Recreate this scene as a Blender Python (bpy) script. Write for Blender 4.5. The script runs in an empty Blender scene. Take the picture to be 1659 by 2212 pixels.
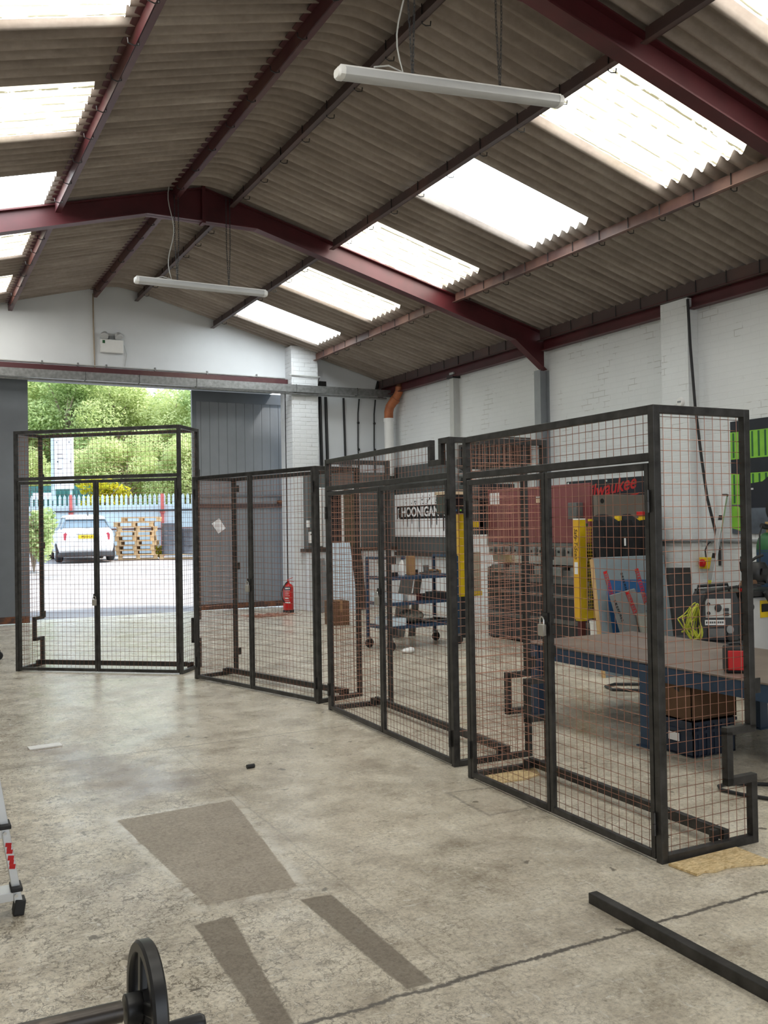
import bpy, math, random
from mathutils import Vector, Matrix
R = math.radians
rng = random.Random(7)
sc = bpy.context.scene
col = sc.collection

# ------------------------------------------------------------------ camera
cam_d = bpy.data.cameras.new('camera')
cam = bpy.data.objects.new('camera', cam_d)
col.objects.link(cam)
sc.camera = cam
YAW, PITCH, ROLL, FPX = 0.48238015, 0.01402852, -0.01637844, 1989.45
cy_, sy_ = math.cos(YAW), math.sin(YAW)
cp_, sp_ = math.cos(PITCH), math.sin(PITCH)
cr_, sr_ = math.cos(ROLL), math.sin(ROLL)
A = Matrix(((cy_, -sy_, 0), (sy_, cy_, 0), (0, 0, 1)))
B = Matrix(((1, 0, 0), (0, 0, -1), (0, 1, 0)))
P_ = Matrix(((1, 0, 0), (0, cp_, sp_), (0, -sp_, cp_)))
Q_ = Matrix(((cr_, -sr_, 0), (sr_, cr_, 0), (0, 0, 1)))
Mw = Q_ @ P_ @ B @ A
Rot = Matrix((Mw[0], -Mw[1], -Mw[2])).transposed()
cam.matrix_world = Matrix.Translation((0, 0, 1.5)) @ Rot.to_4x4()
cam_d.sensor_fit = 'VERTICAL'
cam_d.sensor_height = 24.0
cam_d.sensor_width = 18.0
cam_d.lens = FPX / 2212.0 * 24.0
cam_d.clip_start = 0.05
cam_d.clip_end = 400

# ------------------------------------------------------------------ world, sun, exposure
SKY_STRENGTH = 2.2
SUN_STRENGTH = 6.0
SKYLIGHT_EMIT = 8.0
EXPOSURE = 0.2
w = bpy.data.worlds.new('sky')
sc.world = w
w.use_nodes = True
nt = w.node_tree
nt.nodes.clear()
wo = nt.nodes.new('ShaderNodeOutputWorld')
bg = nt.nodes.new('ShaderNodeBackground')
tc = nt.nodes.new('ShaderNodeTexCoord')
sp = nt.nodes.new('ShaderNodeSeparateXYZ')
rp = nt.nodes.new('ShaderNodeValToRGB')
rp.color_ramp.elements[0].position = 0.0
rp.color_ramp.elements[0].color = (0.93, 0.97, 1.0, 1)
rp.color_ramp.elements[1].position = 0.8
rp.color_ramp.elements[1].color = (0.62, 0.78, 1.0, 1)
nt.links.new(tc.outputs['Generated'], sp.inputs[0])
nt.links.new(sp.outputs['Z'], rp.inputs[0])
nt.links.new(rp.outputs[0], bg.inputs['Color'])
bg.inputs['Strength'].default_value = SKY_STRENGTH
nt.links.new(bg.outputs[0], wo.inputs[0])

sun_d = bpy.data.lights.new('sun', 'SUN')
sun_d.energy = SUN_STRENGTH
sun_d.angle = R(6)
sun_d.color = (1.0, 0.96, 0.88)
sun = bpy.data.objects.new('sun', sun_d)
col.objects.link(sun)
sun.rotation_euler = (R(36), 0, R(62))
sun.location = (0, -10, 20)

vs = sc.view_settings
vs.view_transform = 'Standard'
vs.look = 'None'
vs.exposure = EXPOSURE
vs.gamma = 1
vs.use_curve_mapping = False
sc.cycles.max_bounces = 7
sc.cycles.diffuse_bounces = 4
sc.cycles.glossy_bounces = 3
sc.cycles.caustics_reflective = False
sc.cycles.caustics_refractive = False


# ------------------------------------------------------------------ mesh builder
class MB:
    def __init__(self):
        self.v = []
        self.f = []
        self.m = []
        self.mi = 0

    def add(self, vs_, fs_):
        n = len(self.v)
        self.v += [Vector(p) for p in vs_]
        for f in fs_:
            self.f.append(tuple(i + n for i in f))
            self.m.append(self.mi)
        return self

    def box(self, x0, x1, y0, y1, z0, z1):
        return self.add([(x0, y0, z0), (x1, y0, z0), (x1, y1, z0), (x0, y1, z0), (x0, y0, z1), (x1, y0, z1), (x1, y1, z1), (x0, y1, z1)],
                        [(0, 3, 2, 1), (4, 5, 6, 7), (0, 1, 5, 4), (1, 2, 6, 5), (2, 3, 7, 6), (3, 0, 4, 7)])

    def cbox(self, c, s, M_=None):
        hx, hy, hz = s[0] / 2, s[1] / 2, s[2] / 2
        p = [Vector((a * hx, b * hy, c_ * hz)) for c_ in (-1, 1) for a, b in ((-1, -1), (1, -1), (1, 1), (-1, 1))]
        if M_ is not None:
            p = [M_ @ q for q in p]
        c = Vector(c)
        return self.add([q + c for q in p], [(0, 3, 2, 1), (4, 5, 6, 7), (0, 1, 5, 4), (1, 2, 6, 5), (2, 3, 7, 6), (3, 0, 4, 7)])

    def bar(self, a, b, w_, h_, up=(0, 0, 1)):
        a = Vector(a); b = Vector(b); d = (b - a).normalized()
        u = Vector(up)
        s = d.cross(u)
        if s.length < 1e-4:
            u = Vector((0, 1, 0)); s = d.cross(u)
        s.normalize(); u = s.cross(d)
        s *= w_ / 2; u *= h_ / 2
        return self.add([a - s - u, a + s - u, a + s + u, a - s + u, b - s - u, b + s - u, b + s + u, b - s + u],
                        [(0, 1, 2, 3), (7, 6, 5, 4), (0, 4, 5, 1), (1, 5, 6, 2), (2, 6, 7, 3), (3, 7, 4, 0)])

    def tube(self, pts, r, seg=8, cap=True, closed=False):
        pts = [Vector(p) for p in pts]
        n = len(pts)
        rr = r if isinstance(r, (list, tuple)) else [r] * n
        ref = None
        vs_, fs_ = [], []
        for i, p in enumerate(pts):
            if closed:
                d = pts[(i + 1) % n] - pts[i - 1]
            else:
                d = pts[min(i + 1, n - 1)] - pts[max(i - 1, 0)]
            d.normalize()
            if ref is None:
                ref = Vector((0, 0, 1)) if abs(d.z) < 0.9 else Vector((1, 0, 0))
            s = d.cross(ref)
            if s.length < 1e-5:
                s = d.cross(Vector((0.3, 0.9, 0.2)))
            s.normalize()
            u = s.cross(d)
            ref = u
            for k in range(seg):
                a = 2 * math.pi * k / seg
                vs_.append(p + (s * math.cos(a) + u * math.sin(a)) * rr[i])
        last = n if closed else n - 1
        for i in range(last):
            j = (i + 1) % n
            for k in range(seg):
                k2 = (k + 1) % seg
                fs_.append((i * seg + k, i * seg + k2, j * seg + k2, j * seg + k))
        if cap and not closed:
            fs_.append(tuple(range(seg - 1, -1, -1)))
            fs_.append(tuple((n - 1) * seg + k for k in range(seg)))
        return self.add(vs_, fs_)

    def lathe(self, prof, c=(0, 0, 0), axis=(0, 0, 1), seg=24, cap=True):
        ax = Vector(axis).normalized()
        s = ax.orthogonal().normalized(); u = ax.cross(s)
        c = Vector(c)
        vs_, fs_ = [], []
        n = len(prof)
        for r_, h in prof:
            for k in range(seg):
                a = 2 * math.pi * k / seg
                vs_.append(c + ax * h + (s * math.cos(a) + u * math.sin(a)) * max(r_, 1e-4))
        for i in range(n - 1):
            for k in range(seg):
                k2 = (k + 1) % seg
                fs_.append((i * seg + k, i * seg + k2, (i + 1) * seg + k2, (i + 1) * seg + k))
        if cap:
            fs_.append(tuple(range(seg - 1, -1, -1)))
            fs_.append(tuple((n - 1) * seg + k for k in range(seg)))
        return self.add(vs_, fs_)

    def prism(self, poly, o, xd, yd, depth):
        """polygon in the (xd,yd) plane, pushed along xd x yd by depth"""
        o = Vector(o); xd = Vector(xd); yd = Vector(yd); nd = xd.cross(yd) * depth
        a = [o + xd * p[0] + yd * p[1] for p in poly]
        b = [p + nd for p in a]
        n = len(poly)
        fs_ = [tuple(range(n - 1, -1, -1)), tuple(range(n, 2 * n))]
        for i in range(n):
            j = (i + 1) % n
            fs_.append((i, j, n + j, n + i))
        return self.add(a + b, fs_)

    def ball(self, c, r, seg=12, rings=8):
        rx, ry, rz = r if isinstance(r, (tuple, list)) else (r, r, r)
        c = Vector(c)
        vs_ = [c + Vector((0, 0, -rz))]
        for i in range(1, rings):
            a = -math.pi / 2 + math.pi * i / rings
            for k in range(seg):
                b = 2 * math.pi * k / seg
                vs_.append(c + Vector((rx * math.cos(a) * math.cos(b), ry * math.cos(a) * math.sin(b), rz * math.sin(a))))
        vs_.append(c + Vector((0, 0, rz)))
        fs_ = []
        for k in range(seg):
            fs_.append((0, 1 + (k + 1) % seg, 1 + k))
        for i in range(rings - 2):
            for k in range(seg):
                k2 = (k + 1) % seg
                fs_.append((1 + i * seg + k, 1 + i * seg + k2, 1 + (i + 1) * seg + k2, 1 + (i + 1) * seg + k))
        t = len(vs_) - 1
        for k in range(seg):
            fs_.append((t, 1 + (rings - 2) * seg + k, 1 + (rings - 2) * seg + (k + 1) % seg))
        return self.add(vs_, fs_)

    def loft(self, rings, cap=True):
        n = len(rings[0])
        vs_ = [p for r_ in rings for p in r_]
        fs_ = []
        for i in range(len(rings) - 1):
            for k in range(n):
                k2 = (k + 1) % n
                fs_.append((i * n + k, i * n + k2, (i + 1) * n + k2, (i + 1) * n + k))
        if cap:
            fs_.append(tuple(range(n - 1, -1, -1)))
            fs_.append(tuple((len(rings) - 1) * n + k for k in range(n)))
        return self.add(vs_, fs_)

    def text(self, s, size, o, xd, yd, ext=0.001, shear=0.0, offset=0.0, align='CENTER', sx=1.0):
        cu = bpy.data.curves.new('lettering', 'FONT')
        cu.body = s
        cu.size = size
        cu.extrude = ext
        cu.shear = shear
        cu.offset = offset
        cu.align_x = align
        cu.align_y = 'CENTER'
        cu.resolution_u = 3
        to = bpy.data.objects.new('lettering', cu)
        me = bpy.data.meshes.new_from_object(to)
        o = Vector(o); xd = Vector(xd); yd = Vector(yd); zd = xd.cross(yd)
        self.add([o + xd * p.co.x * sx + yd * p.co.y + zd * p.co.z for p in me.vertices], [tuple(p.vertices) for p in me.polygons])
        bpy.data.objects.remove(to)
        bpy.data.meshes.remove(me)
        bpy.data.curves.remove(cu)
        return self

    def build(self, name, mat, parent=None, smooth=35, bevel=0, label=None):
        me = bpy.data.meshes.new(name)
        vv = self.v
        if parent is not None and 'inv' in META.get(parent.name, {}):
            inv = META[parent.name]['inv']
            vv = [inv @ p for p in vv]
        me.from_pydata([tuple(p) for p in vv], [], self.f)
        mats = mat if isinstance(mat, (list, tuple)) else [mat]
        for m_ in mats:
            me.materials.append(m_)
        if len(mats) > 1:
            me.polygons.foreach_set('material_index', self.m)
        me.update()
        if smooth:
            me.shade_smooth()
            me.set_sharp_from_angle(angle=R(smooth))
        o = bpy.data.objects.new(name, me)
        col.objects.link(o)
        if parent is not None:
            o.parent = parent
            if parent.name in META:
                META[o.name] = META[parent.name]
        if bevel:
            b = o.modifiers.new('bevel', 'BEVEL')
            b.width = bevel
            b.segments = 2
            b.limit_method = 'ANGLE'
            b.angle_limit = R(40)
        if label:
            o['label'] = label
        return o


META = {}


def thing(name, label, cat, loc=(0, 0, 0), rz=0, group=None, local=False):
    """Empty at the base. local=False: parts are written in world coordinates and converted."""
    o = bpy.data.objects.new(name, None)
    col.objects.link(o)
    o.empty_display_size = 0.1
    o.location = loc
    o.rotation_euler = (0, 0, rz)
    o['label'] = label
    o['category'] = cat
    if group:
        o['group'] = group
    if not local:
        META[o.name] = {'inv': (Matrix.Translation(loc) @ Matrix.Rotation(rz, 4, 'Z')).inverted()}
    return o


def tag(o, label, cat, group=None):
    o['label'] = label
    o['category'] = cat
    if group:
        o['group'] = group
    return o


def struct(o, label=None):
    o['kind'] = 'structure'
    if label:
        o['label'] = label
    return o


def copy_tree(o, parent=None):
    c = o.copy()
    col.objects.link(c)
    if parent is not None:
        c.parent = parent
    for ch in list(o.children):
        copy_tree(ch, c)
    return c


# ------------------------------------------------------------------ materials
class NT:
    def __init__(self, name):
        self.mat = bpy.data.materials.new(name)
        self.mat.use_nodes = True
        self.t = self.mat.node_tree
        self.b = self.t.nodes['Principled BSDF']

    def n(self, ty, **kw):
        nd = self.t.nodes.new(ty)
        for k, v in kw.items():
            setattr(nd, k, v)
        return nd

    def link(self, a, b):
        self.t.links.new(a, b)

    def val(self, sock, x):
        if isinstance(x, (int, float)):
            sock.default_value = x
        elif isinstance(x, (tuple, list)):
            sock.default_value = tuple(x) + ((1,) if len(x) == 3 and sock.type == 'RGBA' else ())
        else:
            self.link(x, sock)

    def math(self, op, a, b=0.0, c=None, clamp=False):
        nd = self.n('ShaderNodeMath', operation=op)
        nd.use_clamp = clamp
        self.val(nd.inputs[0], a)
        self.val(nd.inputs[1], b)
        if c is not None:
            self.val(nd.inputs[2], c)
        return nd.outputs[0]

    def mix(self, fac, a, b, mode='MIX'):
        nd = self.n('ShaderNodeMix', data_type='RGBA', blend_type=mode)
        self.val(nd.inputs[0], fac)
        self.val(nd.inputs[6], a)
        self.val(nd.inputs[7], b)
        return nd.outputs[2]

    def noise(self, vec, scale, detail=4, rough=0.55, out='Fac', dist=0.0):
        nd = self.n('ShaderNodeTexNoise')
        nd.inputs['Scale'].default_value = scale
        nd.inputs['Detail'].default_value = detail
        nd.inputs['Roughness'].default_value = rough
        nd.inputs['Distortion'].default_value = dist
        if vec is not None:
            self.link(vec, nd.inputs['Vector'])
        return nd.outputs[out]

    def ramp(self, fac, stops):
        nd = self.n('ShaderNodeValToRGB')
        e = nd.color_ramp.elements
        while len(e) < len(stops):
            e.new(0.5)
        for i, (p, c) in enumerate(stops):
            e[i].position = p
            if isinstance(c, (int, float)):
                c = (c, c, c)
            e[i].color = tuple(c) + (1,)
        self.link(fac, nd.inputs[0])
        return nd.outputs[0]

    def map(self, fac, a, b, c=0.0, d=1.0):
        nd = self.n('ShaderNodeMapRange')
        nd.interpolation_type = 'SMOOTHSTEP'
        self.val(nd.inputs[0], fac)
        for i, x in enumerate((a, b, c, d)):
            nd.inputs[1 + i].default_value = x
        return nd.outputs[0]

    def obj(self):
        return self.n('ShaderNodeTexCoord').outputs['Object']

    def pos(self):
        return self.n('ShaderNodeNewGeometry').outputs['Position']

    def scalev(self, vec, s):
        nd = self.n('ShaderNodeMapping')
        nd.inputs['Scale'].default_value = s
        self.link(vec, nd.inputs['Vector'])
        return nd.outputs[0]

    def sep(self, vec):
        nd = self.n('ShaderNodeSeparateXYZ')
        self.link(vec, nd.inputs[0])
        return nd.outputs

    def comb(self, x, y, z=0.0):
        nd = self.n('ShaderNodeCombineXYZ')
        for i, q in enumerate((x, y, z)):
            self.val(nd.inputs[i], q)
        return nd.outputs[0]

    def bump(self, h, strength=0.3, dist=0.01, normal=None):
        nd = self.n('ShaderNodeBump')
        nd.inputs['Strength'].default_value = strength
        nd.inputs['Distance'].default_value = dist
        self.link(h, nd.inputs['Height'])
        if normal is not None:
            self.link(normal, nd.inputs['Normal'])
        self.link(nd.outputs[0], self.b.inputs['Normal'])
        return nd.outputs[0]


def mat(name, c, rough=0.55, metal=0.0, var=0.15, scale=6.0, bump=0.0, c2=None, spot=0.5, spec=0.5):
    q = NT(name)
    v = q.obj()
    n1 = q.noise(v, scale, 5)
    if c2 is None:
        lo = tuple(x * (1 - var) for x in c)
        hi = tuple(min(1, x * (1 + var)) for x in c)
        cc = q.ramp(n1, [(0.3, lo), (0.7, hi)])
    else:
        cc = q.ramp(n1, [(spot - 0.08, c), (spot + 0.08, c2)])
    q.link(cc, q.b.inputs['Base Color'])
    q.b.inputs['Roughness'].default_value = rough
    q.b.inputs['Metallic'].default_value = metal
    q.b.inputs['Specular IOR Level'].default_value = spec
    if bump:
        q.bump(q.noise(v, scale * 8, 4), bump, 0.004)
    return q.mat


def emat(name, c, s):
    q = NT(name)
    q.b.inputs['Base Color'].default_value = tuple(c) + (1,)
    q.b.inputs['Emission Color'].default_value = tuple(c) + (1,)
    q.b.inputs['Emission Strength'].default_value = s
    return q.mat


def brick_paint(name, ax, c=(0.78, 0.79, 0.78), bump=0.5, mortar=0.006):
    """white painted brickwork; ax picks the horizontal world axis"""
    q = NT(name)
    p = q.pos()
    s = q.sep(p)
    wob = q.noise(p, 3.0, 3, out='Color')
    ws = q.sep(wob)
    hx = q.math('ADD', s[ax], q.math('MULTIPLY', ws[0], 0.012))
    hz = q.math('ADD', s[2], q.math('MULTIPLY', ws[1], 0.012))
    bt = q.n('ShaderNodeTexBrick')
    q.link(q.comb(hx, hz), bt.inputs['Vector'])
    bt.inputs['Scale'].default_value = 1.0
    bt.inputs['Brick Width'].default_value = 0.225
    bt.inputs['Row Height'].default_value = 0.075
    bt.inputs['Mortar Size'].default_value = mortar
    bt.inputs['Mortar Smooth'].default_value = 0.6
    bt.inputs['Color1'].default_value = (1, 1, 1, 1)
    bt.inputs['Color2'].default_value = (0.93, 0.93, 0.93, 1)
    bt.inputs['Mortar'].default_value = (0.82, 0.82, 0.82, 1)
    big = q.noise(p, 0.8, 5)
    dirt = q.noise(p, 5.0, 6)
    base = q.ramp(big, [(0.35, tuple(x * 0.92 for x in c)), (0.65, c)])
    base = q.mix(0.16, base, bt.outputs['Color'], 'MULTIPLY')
    gap = q.math('MULTIPLY', q.map(q.noise(p, 3.1, 4), 0.56, 0.62), bt.outputs['Fac'])
    base = q.mix(q.math('MULTIPLY', gap, 0.5), base, (0.36, 0.34, 0.32))
    base = q.mix(q.math('MULTIPLY', q.map(dirt, 0.66, 0.8), 0.35), base, (0.45, 0.43, 0.40))
    q.link(base, q.b.inputs['Base Color'])
    q.b.inputs['Roughness'].default_value = 0.6
    h = q.math('SUBTRACT', q.math('MULTIPLY', q.noise(p, 30, 4), 0.35), bt.outputs['Fac'])
    q.bump(h, bump, 0.006)
    return q.mat


def floor_mat():
    q = NT('old_concrete')
    p = q.pos()
    s = q.sep(p)
    d1 = q.sep(q.noise(p, 7.0, 4, out='Color'))
    d2 = q.sep(q.noise(p, 45.0, 3, out='Color'))

    def jit(i, a=0.05, b=0.02):
        v = q.math('ADD', s[i], q.math('MULTIPLY', q.math('SUBTRACT', d1[i], 0.5), a))
        return q.math('ADD', v, q.math('MULTIPLY', q.math('SUBTRACT', d2[i], 0.5), b))
    X, Y = jit(0), jit(1)
    Xs, Ys = jit(0, 0.02, 0.012), jit(1, 0.02, 0.012)

    def quad(pts, x, y):
        cx = sum(a for a, b in pts) / len(pts); cyy = sum(b for a, b in pts) / len(pts)
        out = None
        for i in range(len(pts)):
            (x0, y0), (x1, y1) = pts[i], pts[(i + 1) % len(pts)]
            nx, ny = -(y1 - y0), (x1 - x0)
            L = math.hypot(nx, ny); nx /= L; ny /= L
            if nx * (cx - x0) + ny * (cyy - y0) < 0:
                nx, ny = -nx, -ny
            e = q.math('ADD', q.math('MULTIPLY', x, nx), q.math('ADD', q.math('MULTIPLY', y, ny), -(nx * x0 + ny * y0)))
            out = e if out is None else q.math('MINIMUM', out, e)
        return out
    big = q.noise(p, 0.55, 6, 0.6)
    mid = q.noise(p, 3.2, 7, 0.72)
    fin = q.noise(p, 55.0, 4, 0.75)
    base = q.ramp(mid, [(0.30, (0.36, 0.315, 0.255)), (0.43, (0.53, 0.485, 0.405)), (0.53, (0.66, 0.615, 0.525)), (0.66, (0.77, 0.73, 0.64))])
    base = q.mix(1.0, base, (1.12, 1.095, 1.06), 'MULTIPLY')
    base = q.mix(0.8, base, q.ramp(fin, [(0.30, 0.35), (0.44, 0.82), (0.56, 1.0), (0.70, 1.16)]), 'MULTIPLY')
    base = q.mix(0.6, base, q.ramp(big, [(0.33, 0.68), (0.60, 1.05)]), 'MULTIPLY')
    vv = q.n('ShaderNodeVectorMath', operation='MULTIPLY_ADD')
    q.link(q.noise(p, 16.0, 3, 0.7, out='Color'), vv.inputs[0])
    vv.inputs[1].default_value = (0.10, 0.10, 0.0)
    q.link(p, vv.inputs[2])
    # thin dark crazing round the exposed stones
    for sc_, wd, k, lo, hi in ((24.0, 0.075, 0.85, 0.46, 0.53), (62.0, 0.10, 0.7, 0.43, 0.55)):
        vor = q.n('ShaderNodeTexVoronoi', feature='DISTANCE_TO_EDGE')
        q.link(vv.outputs[0], vor.inputs['Vector'])
        vor.inputs['Scale'].default_value = sc_
        craze = q.math('MULTIPLY', q.map(vor.outputs['Distance'], wd, 0.01), q.map(q.noise(p, sc_ * .3, 5, 0.7), lo, hi))
        craze = q.math('MULTIPLY', craze, q.map(q.math('ADD', s[0], q.math('MULTIPLY', big, 1.6)), 2.9, 1.6, 0.3, 1.0))
        base = q.mix(q.math('MULTIPLY', craze, k), base, (0.16, 0.135, 0.105))
    # pale scuffs and scratches
    scr = q.noise(q.scalev(p, (5.0, 30.0, 1.0)), 2.2, 5, 0.75, dist=1.2)
    scr2 = q.noise(q.scalev(p, (22.0, 7.0, 1.0)), 1.7, 5, 0.75, dist=1.0)
    scrm = q.math('MAXIMUM', q.map(scr, 0.585, 0.66), q.map(scr2, 0.60, 0.67))
    base = q.mix(q.math('MULTIPLY', scrm, 0.6), base, (0.76, 0.75, 0.71))
    drk = q.map(q.noise(q.scalev(p, (4.0, 18.0, 1.0)), 2.6, 5, 0.75, dist=0.8), 0.60, 0.69)
    base = q.mix(q.math('MULTIPLY', drk, 0.55), base, (0.20, 0.175, 0.145))
    # dark spots
    v2 = q.n('ShaderNodeTexVoronoi')
    q.link(vv.outputs[0], v2.inputs['Vector'])
    v2.inputs['Scale'].default_value = 7.5
    rad = q.math('MULTIPLY', q.sep(v2.outputs['Color'])[0], 0.16)
    spots = q.map(q.math('SUBTRACT', v2.outputs['Distance'], rad), 0.02, -0.02)
    spots = q.math('MULTIPLY', spots, q.map(q.sep(v2.outputs['Color'])[1], 0.45, 0.5))
    base = q.mix(q.math('MULTIPLY', spots, 0.8), base, (0.12, 0.105, 0.085))
    blot = q.map(q.noise(p, 8.0, 5, 0.75), 0.64, 0.70)
    base = q.mix(q.math('MULTIPLY', blot, 0.5), base, (0.17, 0.145, 0.12))
    # brown reddish stain
    st = quad([(0.70, 6.85), (1.05, 6.75), (1.62, 5.35), (1.02, 5.0)], jit(0, 0.7, 0.1), jit(1, 0.7, 0.1))
    base = q.mix(q.math('MULTIPLY', q.map(st, -0.15, 0.22), 0.62), base, (0.20, 0.145, 0.125))
    # repaired slabs, with their pale borders
    patch = quad([(0.97, 4.87), (1.60, 4.91), (1.45, 3.60), (1.06, 3.60)], Xs, Ys)
    s1 = quad([(0.965, 3.45), (1.115, 3.45), (1.035, 2.62), (0.945, 2.62)], Xs, Ys)
    s2 = quad([(1.405, 3.47), (1.535, 3.45), (1.53, 2.63), (1.43, 2.63)], Xs, Ys)
    s3 = quad([(2.68, 4.42), (2.66, 3.97), (2.92, 3.97), (3.02, 4.36)], X, Y)
    edge = q.math('MULTIPLY', q.math('MULTIPLY', q.map(patch, -0.08, -0.02), q.map(patch, 0.004, -0.004)), q.map(q.noise(p, 9.0, 6, 0.7), 0.40, 0.56))
    base = q.mix(q.math('MULTIPLY', edge, 0.7), base, (0.76, 0.73, 0.66))
    base = q.mix(q.math('MULTIPLY', q.map(patch, -0.006, 0.006), 0.72), base, q.mix(0.6, (0.31, 0.262, 0.212), q.ramp(fin, [(0.3, (0.17, 0.14, 0.11)), (0.7, (0.42, 0.365, 0.30))])))
    strips = q.map(q.math('MAXIMUM', s1, s2), -0.006, 0.006)
    base = q.mix(q.math('MULTIPLY', strips, 0.85), base, q.ramp(fin, [(0.3, (0.15, 0.125, 0.10)), (0.7, (0.235, 0.20, 0.165))]))
    base = q.mix(q.math('MULTIPLY', q.map(s3, -0.01, 0.03), 0.25), base, (0.28, 0.235, 0.175))
    rim3 = q.math('MULTIPLY', q.map(s3, -0.02, -0.004), q.map(s3, 0.014, 0.002))
    base = q.mix(q.math('MULTIPLY', rim3, 0.5), base, (0.13, 0.115, 0.10))

    # slab joints and cracks
    def line(co, at_, wd, dark, k=1.0):
        nonlocal base
        e = q.math('ABSOLUTE', q.math('SUBTRACT', co, at_))
        base = q.mix(q.math('MULTIPLY', q.map(e, wd, wd * 0.25), k), base, dark)
    line(jit(1, 0.045, 0.03), 2.60, 0.015, (0.09, 0.08, 0.07), 0.95)
    line(Ys, 6.28, 0.010, (0.13, 0.115, 0.10), 0.75)
    line(Ys, 9.9, 0.010, (0.15, 0.13, 0.11), 0.6)
    line(Ys, 13.5, 0.010, (0.15, 0.13, 0.11), 0.6)
    line(Xs, 1.63, 0.008, (0.22, 0.20, 0.17), 0.35)
    line(Xs, 5.1, 0.010, (0.16, 0.14, 0.12), 0.5)
    q.link(base, q.b.inputs['Base Color'])
    rg = q.ramp(q.noise(p, 2.0, 5, 0.65), [(0.3, 0.17), (0.52, 0.29), (0.72, 0.48)])
    rg = q.mix(strips, rg, (0.75, 0.75, 0.75))
    rg = q.mix(q.map(patch, -0.006, 0.006), rg, (0.5, 0.5, 0.5))
    q.link(rg, q.b.inputs['Roughness'])
    q.bump(q.math('ADD', fin, q.math('MULTIPLY', mid, 2.0)), 0.16, 0.004)
    return q.mat


def roof_mat():
    q = NT('asbestos_cement_sheet')
    p = q.pos()
    n1 = q.noise(q.scalev(p, (0.5, 3.0, 1)), 2.0, 6, 0.6)
    n2 = q.noise(p, 18, 5)
    c = q.ramp(n1, [(0.3, (0.225, 0.185, 0.158)), (0.55, (0.33, 0.28, 0.245)), (0.75, (0.43, 0.38, 0.335))])
    c = q.mix(0.4, c, q.ramp(n2, [(0.3, 0.75), (0.7, 1.15)]), 'MULTIPLY')
    q.link(c, q.b.inputs['Base Color'])
    q.b.inputs['Roughness'].default_value = 0.85
    return q.mat


def skylight_mat(name, tint, dirt):
    q = NT(name)
    p = q.pos()
    st = q.noise(q.scalev(p, (0.7, 6.0, 1)), 2.5, 6, 0.65)
    f = q.math('MULTIPLY', q.map(st, 0.45, 0.75), dirt)
    c = q.mix(f, tint, tuple(x * y for x, y in zip(tint, (0.62, 0.58, 0.42))))
    spk = q.map(q.noise(p, 26, 4, 0.7), 0.68, 0.76)
    c = q.mix(q.math('MULTIPLY', spk, dirt), c, (0.25, 0.24, 0.16))
    sy = q.sep(p)[1]
    wob = q.math('MULTIPLY', q.math('SUBTRACT', q.noise(p, 5.0, 4), 0.5), 0.02)
    rel = q.math('DIVIDE', q.math('SUBTRACT', q.math('ADD', sy, wob), SKY0), PITCHC)
    ph2 = q.math('FRACT', q.math('ADD', rel, 0.33))
    flank = q.math('MULTIPLY', q.map(q.math('ABSOLUTE', q.math('SUBTRACT', ph2, 0.5)), 0.30, 0.12), min(1.0, 0.25 + dirt * .85))  # darker band on one flank of each corrugation
    c = q.mix(flank, c, tuple(x * y for x, y in zip(tint, (0.098, 0.092, 0.075))))
    ph = q.math('FRACT', q.math('ADD', rel, 0.07))
    ln = q.map(q.math('ABSOLUTE', q.math('SUBTRACT', ph, 0.5)), 0.11, 0.03)
    brk = q.map(q.noise(q.scalev(p, (1.5, 6.0, 1)), 4.0, 4), 0.36, 0.50)
    c = q.mix(q.math('MULTIPLY', q.math('MULTIPLY', ln, brk), min(1.0, 0.35 + dirt)), c, (0.04, 0.037, 0.02))
    q.link(c, q.b.inputs['Emission Color'])
    q.b.inputs['Base Color'].default_value = (0.6, 0.6, 0.55, 1)
    q.b.inputs['Emission Strength'].default_value = SKYLIGHT_EMIT
    q.b.inputs['Roughness'].default_value = 0.5
    return q.mat


def leaf_mat(name, a, b, trans=0.55):
    q = NT(name)
    v = q.pos()
    n1 = q.noise(v, 1.3, 3)
    n2 = q.noise(v, 6.0, 2)
    c = q.ramp(q.math('ADD', q.math('MULTIPLY', n1, 0.55), q.math('MULTIPLY', n2, 0.45)), [(0.38, a), (0.62, b)])
    d = q.n('ShaderNodeBsdfDiffuse')
    t = q.n('ShaderNodeBsdfTranslucent')
    m = q.n('ShaderNodeMixShader')
    m.inputs[0].default_value = trans
    q.link(c, d.inputs[0]); q.link(c, t.inputs[0])
    q.link(d.outputs[0], m.inputs[1]); q.link(t.outputs[0], m.inputs[2])
    q.link(m.outputs[0], q.t.nodes['Material Output'].inputs['Surface'])
    return q.mat


def osb_mat():
    q = NT('chip_board')
    p = q.obj()
    v = q.n('ShaderNodeTexVoronoi')
    q.link(q.scalev(p, (70, 150, 80)), v.inputs['Vector'])
    v.inputs['Scale'].default_value = 1.0
    g = q.sep(v.outputs['Color'])
    c = q.mix(g[0], (0.56, 0.39, 0.18), (0.86, 0.68, 0.40))
    c = q.mix(0.5, c, q.ramp(q.noise(p, 30, 4), [(0.3, 0.7), (0.7, 1.1)]), 'MULTIPLY')
    q.link(c, q.b.inputs['Base Color'])
    q.b.inputs['Roughness'].default_value = 0.7
    return q.mat


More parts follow.
